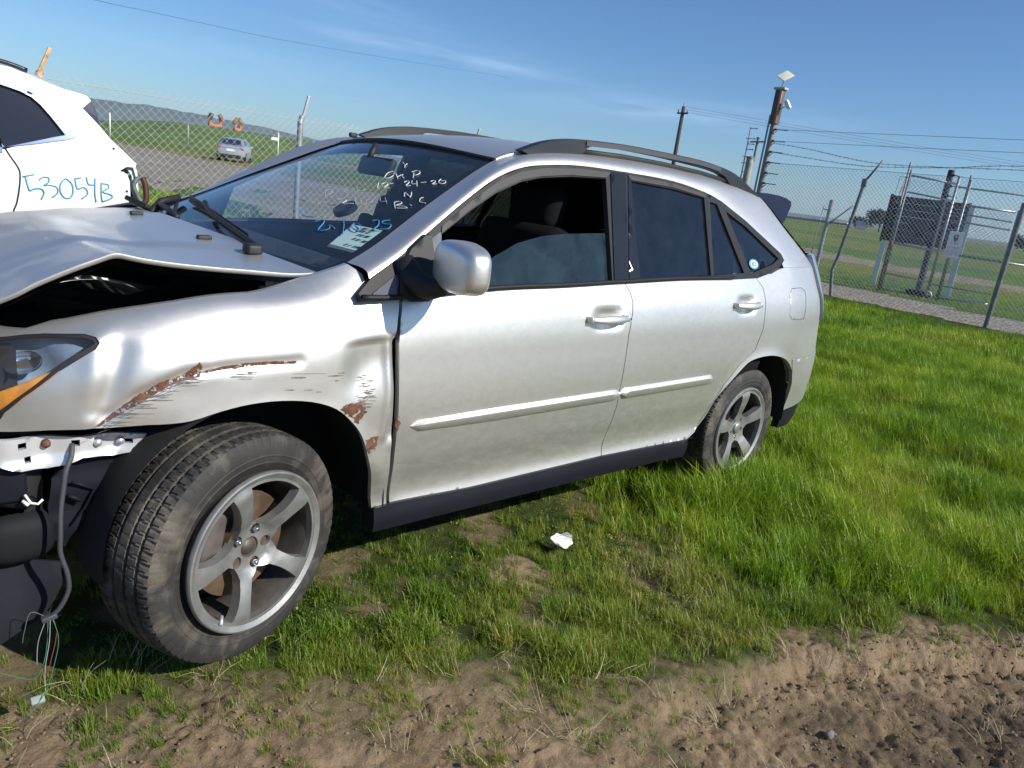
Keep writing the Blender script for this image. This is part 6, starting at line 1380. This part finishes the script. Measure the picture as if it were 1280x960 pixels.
# ------------------------------------------------------------ litter and stones
def litter():
    V,F=grid(lambda a,b:((a-.5)*.10*(1-.45*abs(2*b-1)**2.5)+.004*math.sin(b*9),(b-.5)*.085*(1-.4*abs(2*a-1)**2.5)+.004*math.sin(a*8),.012*math.sin(a*4+b*3)+.012*abs(a-.35)+.004*noise.noise(Vector((a*5,b*5,2)))),14,10)
    V=[Vector(v) for v in V]
    V=[Matrix.Rotation(R(28),3,'X')@v for v in V]
    o=mesh('crumpled_paper',V,F,PAPER,None,False); o.location=(1.335,.03,gz(1.335,.03)+.06); o.rotation_euler=(0,0,R(-30)); tag(o,'crumpled scrap of white paper lying in the grass below the door','litter')
    MB().tube([(-.045,0,.012),(.0,.01,.022),(.045,.0,.014)],.0012,4).build('ink_line',BLACK,o)
litter()
def stone_mesh(seed):
    random.seed(seed); V,F=superbox((0,0,0),.5,.4,.3,2.3,10,7); V=[v*(1+.25*noise.noise(v*3+Vector((seed,0,0)))) for v in V]
    me=bpy.data.meshes.new('clod'); me.from_pydata([tuple(v) for v in V],[],F); me.polygons.foreach_set('use_smooth',[True]*len(me.polygons)); return me
o=link('stone',stone_mesh(3),M('grey_stone',(.15,.14,.13),.85,var=.3,vs=20),None); o.scale=(.045,.03,.04); o.location=(1.34,-1.17,gz(1.34,-1.17)+.012); tag(o,'small grey stone lying in the wet rut','stone')
# ------------------------------------------------------------ grass, weeds and clods: instanced points
LIB=bpy.data.collections.new('plant_library')
def blademat(name,c0,c1,c2):
    m=bpy.data.materials.new(name); m.use_nodes=True; n=m.node_tree.nodes; l=m.node_tree.links; n.clear()
    oi=n.new('ShaderNodeObjectInfo'); g=n.new('ShaderNodeNewGeometry'); z=n.new('ShaderNodeTexNoise'); z.inputs['Scale'].default_value=.9; z.inputs['Detail'].default_value=5; l.new(g.outputs['Position'],z.inputs[0])
    a=n.new('ShaderNodeMath'); a.operation='MULTIPLY_ADD'; l.new(oi.outputs['Random'],a.inputs[0]); a.inputs[1].default_value=.45; 
    s=n.new('ShaderNodeMath'); s.operation='MULTIPLY_ADD'; l.new(z.outputs[0],s.inputs[0]); s.inputs[1].default_value=1.7; s.inputs[2].default_value=-.60; l.new(s.outputs[0],a.inputs[2])
    r=n.new('ShaderNodeValToRGB'); e=r.color_ramp.elements; e.new(.5); e.new(.97)
    for i,(p,c) in enumerate(((.12,c0),(.5,c1),(.85,c2),(.99,(.30,.27,.14)))): e[i].position=p; e[i].color=c+(1,)
    l.new(a.outputs[0],r.inputs[0])
    d=n.new('ShaderNodeBsdfDiffuse'); t=n.new('ShaderNodeBsdfTranslucent'); gl=n.new('ShaderNodeBsdfGlossy'); gl.inputs['Roughness'].default_value=.45; gl.inputs[0].default_value=(.5,.5,.45,1)
    l.new(r.outputs[0],d.inputs[0]); l.new(r.outputs[0],t.inputs[0])
    x=n.new('ShaderNodeMixShader'); x.inputs[0].default_value=.38; l.new(d.outputs[0],x.inputs[1]); l.new(t.outputs[0],x.inputs[2])
    y=n.new('ShaderNodeMixShader'); y.inputs[0].default_value=.05; l.new(x.outputs[0],y.inputs[1]); l.new(gl.outputs[0],y.inputs[2])
    o=n.new('ShaderNodeOutputMaterial'); l.new(y.outputs[0],o.inputs[0]); return m
BM=blademat('grass_blade',(.12,.24,.014),(.24,.38,.022),(.38,.43,.04))
BMY=blademat('short_grass_blade',(.09,.17,.016),(.18,.27,.025),(.32,.31,.06))
def tuft(name,n,h,sp,wd,m,seed,bend=.5,seg=3):
    random.seed(seed); V=[];F=[]
    for i in range(n):
        a=random.uniform(0,6.283); r_=sp*math.sqrt(random.random()); x=r_*math.cos(a); y=r_*math.sin(a); hh=h*random.uniform(.45,1.1); d=random.uniform(0,6.283); bn2=bend*random.uniform(.15,1.0); w_=wd*random.uniform(.6,1.2)
        dx,dy=math.cos(d),math.sin(d); px,py=-dy,dx; k=len(V)
        for j in range(seg):
            t=j/seg; ww=w_*(1-t*.75); ox=bn2*hh*t*t; V+=[(x+dx*ox+px*ww,y+dy*ox+py*ww,hh*(t-.15*bn2*t*t)),(x+dx*ox-px*ww,y+dy*ox-py*ww,hh*(t-.15*bn2*t*t))]
        V.append((x+dx*bn2*hh,y+dy*bn2*hh,hh*(1-.3*bn2)))
        for j in range(seg-1): F.append((k+2*j,k+2*j+1,k+2*j+3,k+2*j+2))
        F.append((k+2*seg-2,k+2*seg-1,k+2*seg))
    me=bpy.data.meshes.new(name); me.from_pydata(V,[],F); me.materials.append(m); o=bpy.data.objects.new(name,me); LIB.objects.link(o); return o
def weed(name,n,sp,sz,m,seed):
    random.seed(seed); V=[];F=[]
    for i in range(n):
        a=random.uniform(0,6.283); r_=sp*math.sqrt(random.random()); c=Vector((r_*math.cos(a),r_*math.sin(a),random.uniform(.3,1)*sz*2.2)); s=sz*random.uniform(.5,1)
        nn=Vector((random.gauss(0,.6),random.gauss(0,.6),1)).normalized(); u=nn.orthogonal().normalized(); v=nn.cross(u); k=len(V)
        for q in range(5): th=q*1.2566+a; V.append(c+u*math.cos(th)*s*.7+v*math.sin(th)*s*(.45 if q%2 else .7))
        F.append(tuple(k+q for q in range(5)))
    me=bpy.data.meshes.new(name); me.from_pydata([tuple(v) for v in V],[],F); me.materials.append(m); o=bpy.data.objects.new(name,me); LIB.objects.link(o); return o
# order matters: index in the collection (sorted by name)
for i in range(4): tuft('a%d_tall'%i,20,.19,.045,.0024,BM,i,.75)
for i in range(3): tuft('b%d_short'%i,22,.062,.030,.0015,BMY,20+i,.9)
for i in range(3): weed('c%d_weed'%i,20,.035,.0075,BMY,40+i)
for i in range(2): tuft('d%d_far'%i,26,.19,.11,.006,BM,60+i,.6,2)
tuft('e0_dry',9,.13,.05,.0016,M('dry_straw',(.38,.33,.20),.8),70,1.6)
for i in range(2):
    me=stone_mesh(10+i); me.materials.append(M('soil_clod',(.24,.17,.105),.95,var=.3,vs=4,bump=.5,bs=9)); o=bpy.data.objects.new('f%d_clod'%i,me); LIB.objects.link(o)
def scatter(name,pts,label=None):
    """pts: list of (x,y,z,rotz,tilt,scale,index)"""
    me=bpy.data.meshes.new(name); me.from_pydata([p[:3] for p in pts],[],[])
    a=me.attributes.new('rot','FLOAT_VECTOR','POINT'); a.data.foreach_set('vector',[c for p in pts for c in (p[4]*math.cos(p[3]*3),p[4]*math.sin(p[3]*5),p[3])])
    a=me.attributes.new('scl','FLOAT','POINT'); a.data.foreach_set('value',[p[5] for p in pts])
    a=me.attributes.new('idx','INT','POINT'); a.data.foreach_set('value',[p[6] for p in pts])
    o=bpy.data.objects.new(name,me); COL.objects.link(o)
    ng=bpy.data.node_groups.new(name+'_scatter','GeometryNodeTree'); ng.interface.new_socket('Geometry',in_out='INPUT',socket_type='NodeSocketGeometry'); ng.interface.new_socket('Geometry',in_out='OUTPUT',socket_type='NodeSocketGeometry')
    n=ng.nodes; l=ng.links; gi_=n.new('NodeGroupInput'); go=n.new('NodeGroupOutput'); mp=n.new('GeometryNodeMeshToPoints'); l.new(gi_.outputs[0],mp.inputs[0])
    ci=n.new('GeometryNodeCollectionInfo'); ci.inputs[0].default_value=LIB; ci.inputs['Separate Children'].default_value=True; ci.inputs['Reset Children'].default_value=True
    ip=n.new('GeometryNodeInstanceOnPoints'); ip.inputs['Pick Instance'].default_value=True; l.new(mp.outputs[0],ip.inputs['Points']); l.new(ci.outputs[0],ip.inputs['Instance'])
    def at(nm,ty):
        q=n.new('GeometryNodeInputNamedAttribute'); q.data_type=ty; q.inputs[0].default_value=nm; return [s for s in q.outputs if s.enabled][0]
    l.new(at('idx','INT'),ip.inputs['Instance Index']); l.new(at('scl','FLOAT'),ip.inputs['Scale'])
    er=n.new('FunctionNodeEulerToRotation'); l.new(at('rot','FLOAT_VECTOR'),er.inputs[0]); l.new(er.outputs[0],ip.inputs['Rotation']); l.new(ip.outputs[0],go.inputs[0])
    md=o.modifiers.new('scatter','NODES'); md.node_group=ng; tag(o,kind='stuff'); return o
rnd=random.Random(11)
def under(x,y,m=0): return -.75-m<x<3.7+m and .12-m<y<1.75+m
def wedge(x,y,pad=.35):
    # ground the picture could see, with room to step aside
    dx,dy=x+.877,y+1.797; f=dx*.70+dy*.713; s=dx*.713-dy*.70; return f>.9 and abs(s)<f*.78+pad
tall=[];short=[];far_=[];clod=[]
def tallness(x,y):
    d=y-yb(x)+.15*fb(x,y,2.2,3.3); t=ss(1.5,2.3,x+.45*nz(x,y,2.5,8))*ss(.10,.45,d)
    return t
for k in range(74000):
    r_=.9+10*rnd.random()**1.25; a=R(44.5+rnd.uniform(-40,41)); x=-.877+r_*math.sin(a); y=-1.797+r_*math.cos(a)
    if r_>11 or under(x,y,-.1) and rnd.random()<.75: continue
    t=tallness(x,y); keep=min(1,.33+r_*.12)
    if rnd.random()<t*keep:
        g=fb(x,y,1.7,14); 
        if g<-.42 and rnd.random()<.8: continue
        s=(.62+.55*ss(-.4,.5,g))*(.55+.45*t)*rnd.uniform(.7,1.15)*(1+.25*ss(3,6,r_))*(1+.45*math.exp(-((x-2.45)/.55)**2-((y+.12)/.28)**2)); tall.append((x,y,gz(x,y)-.005,rnd.uniform(0,6.28),rnd.uniform(0,.25),s,rnd.randrange(4)))
for k in range(120000):
    r_=1.0+4.6*rnd.random()**.8; a=R(44.5+rnd.uniform(-42,40)); x=-.877+r_*math.sin(a); y=-1.797+r_*math.cos(a)
    if under(x,y,-.12) and rnd.random()<.8: continue
    t=tallness(x,y); dk=dirtness(x,y); pn=fb(x,y,3.0,9)
    p=(1-dk)*(1-.92*t)*(1-.6*ss(.1,.4,pn)*(1-ss(1.2,2.2,x))); p=max(p,.48*ss(-.08,.28,fb(x,y,4.5,17))*ss(-.75,-.1,y-yb(x))); 
    if ridge(x)-y>.05 and x>.8: p*=.08
    p*=(.16+.84*ss(-.22,.2,fb(x,y,6,40)))*(.55+.45*ss(-.2,.2,fb(x,y,17,43)))
    e=math.exp(-(((x-1.02)/.15)**2+((y-.0)/.13)**2)); p*=1-.8*e
    if rnd.random()<p*.85:
        lo=ss(.05,-.5,x-.6*y-.4)*0
        wd=rnd.random()<.62*ss(-.35,.15,fb(x,y,2.3,50))*ss(.0,.5,y-yb(x))
        idx=7+rnd.randrange(3) if wd else 4+rnd.randrange(3)
        s=rnd.uniform(.36,.86)*(.65+.45*(1-dk))*(1+.5*ss(.2,.5,fb(x,y,3.3,90))); short.append((x,y,gz(x,y)-.003,rnd.uniform(0,6.28),rnd.uniform(0,.3),s,idx))
for (cx,cy,rr_,n_) in ((.83,-.52,.085,70),(.45,-.12,.06,30),(1.12,-.42,.07,40),(1.5,-.62,.09,50),(.62,.0,.06,24),(1.3,-.3,.08,36),(1.9,-.82,.10,50),(.2,-.02,.05,22),(.72,-.30,.05,22),(2.15,-.98,.09,40),(1.62,-.35,.10,60)):
    for _ in range(n_):
        a=rnd.uniform(0,6.28); q=rr_*abs(rnd.gauss(0,.6)); x=cx+q*math.cos(a)*1.5; y=cy+q*math.sin(a); short.append((x,y,gz(x,y)-.003,rnd.uniform(0,6.28),.2,rnd.uniform(.9,1.7),4+rnd.randrange(3)))
for k in range(52000):
    r_=7+32*rnd.random()**1.5; a=R(44.5+rnd.uniform(-37,38)); x=-.877+r_*math.sin(a); y=-1.797+r_*math.cos(a)
    gr=(x>5.4+1.2*nz(x,y,.3,2) and 11.5<y and x<19) or (14.3<x<18.1 and y<9.5) or (29.5<x<38)
    if gr and rnd.random()<.97: continue
    if x>19 and rnd.random()<.35: continue
    if 5.85<y and x<14.5 and rnd.random()<.3: continue
    s=rnd.uniform(.45,1.1)*(1 if x<14 else .55)*(.8+.4*fb(x,y,.6,3)); far_.append((x,y,gz(x,y)-.01,rnd.uniform(0,6.28),rnd.uniform(0,.2),s,10+rnd.randrange(2)))
for k in range(260):
    x=rnd.uniform(-.8,3.0); y=yb(x)+rnd.uniform(-.9,.35); 
    if not wedge(x,y,.1): continue
    if rnd.random()<.5: short.append((x,y,gz(x,y),rnd.uniform(0,6.28),.4,rnd.uniform(.3,.9),12))
for k in range(34000):
    x=rnd.uniform(-.9,3.4); y=rnd.uniform(-2.0,.5)
    dk=dirtness(x,y)
    if rnd.random()<dk*.75*ss(-.3,.3,fb(x,y,5,77)+.1): clod.append((x,y,gz(x,y)+.001,rnd.uniform(0,6.28),rnd.uniform(0,.6),.0025+.010*rnd.random()**3,13+rnd.randrange(2)))
scatter('tall_grass',tall); scatter('short_grass',short); scatter('field_grass',far_); scatter('soil_clods',clod)
print('COUNTS',len(tall),len(short),len(far_),len(clod))
# ------------------------------------------------------------ air
hz=MB().box((500,1000,44),(8200,8200,94)).build('haze',None,None)
hm=bpy.data.materials.new('air_haze'); hm.use_nodes=True; hn=hm.node_tree.nodes; hn.clear(); pv=hn.new('ShaderNodeVolumePrincipled'); pv.inputs['Color'].default_value=(.72,.86,1,1); pv.inputs['Density'].default_value=.00013; pv.inputs['Anisotropy'].default_value=.2; ho=hn.new('ShaderNodeOutputMaterial'); hm.node_tree.links.new(pv.outputs[0],ho.inputs[1])
hz.data.materials.append(hm); tag(hz,kind='stuff')
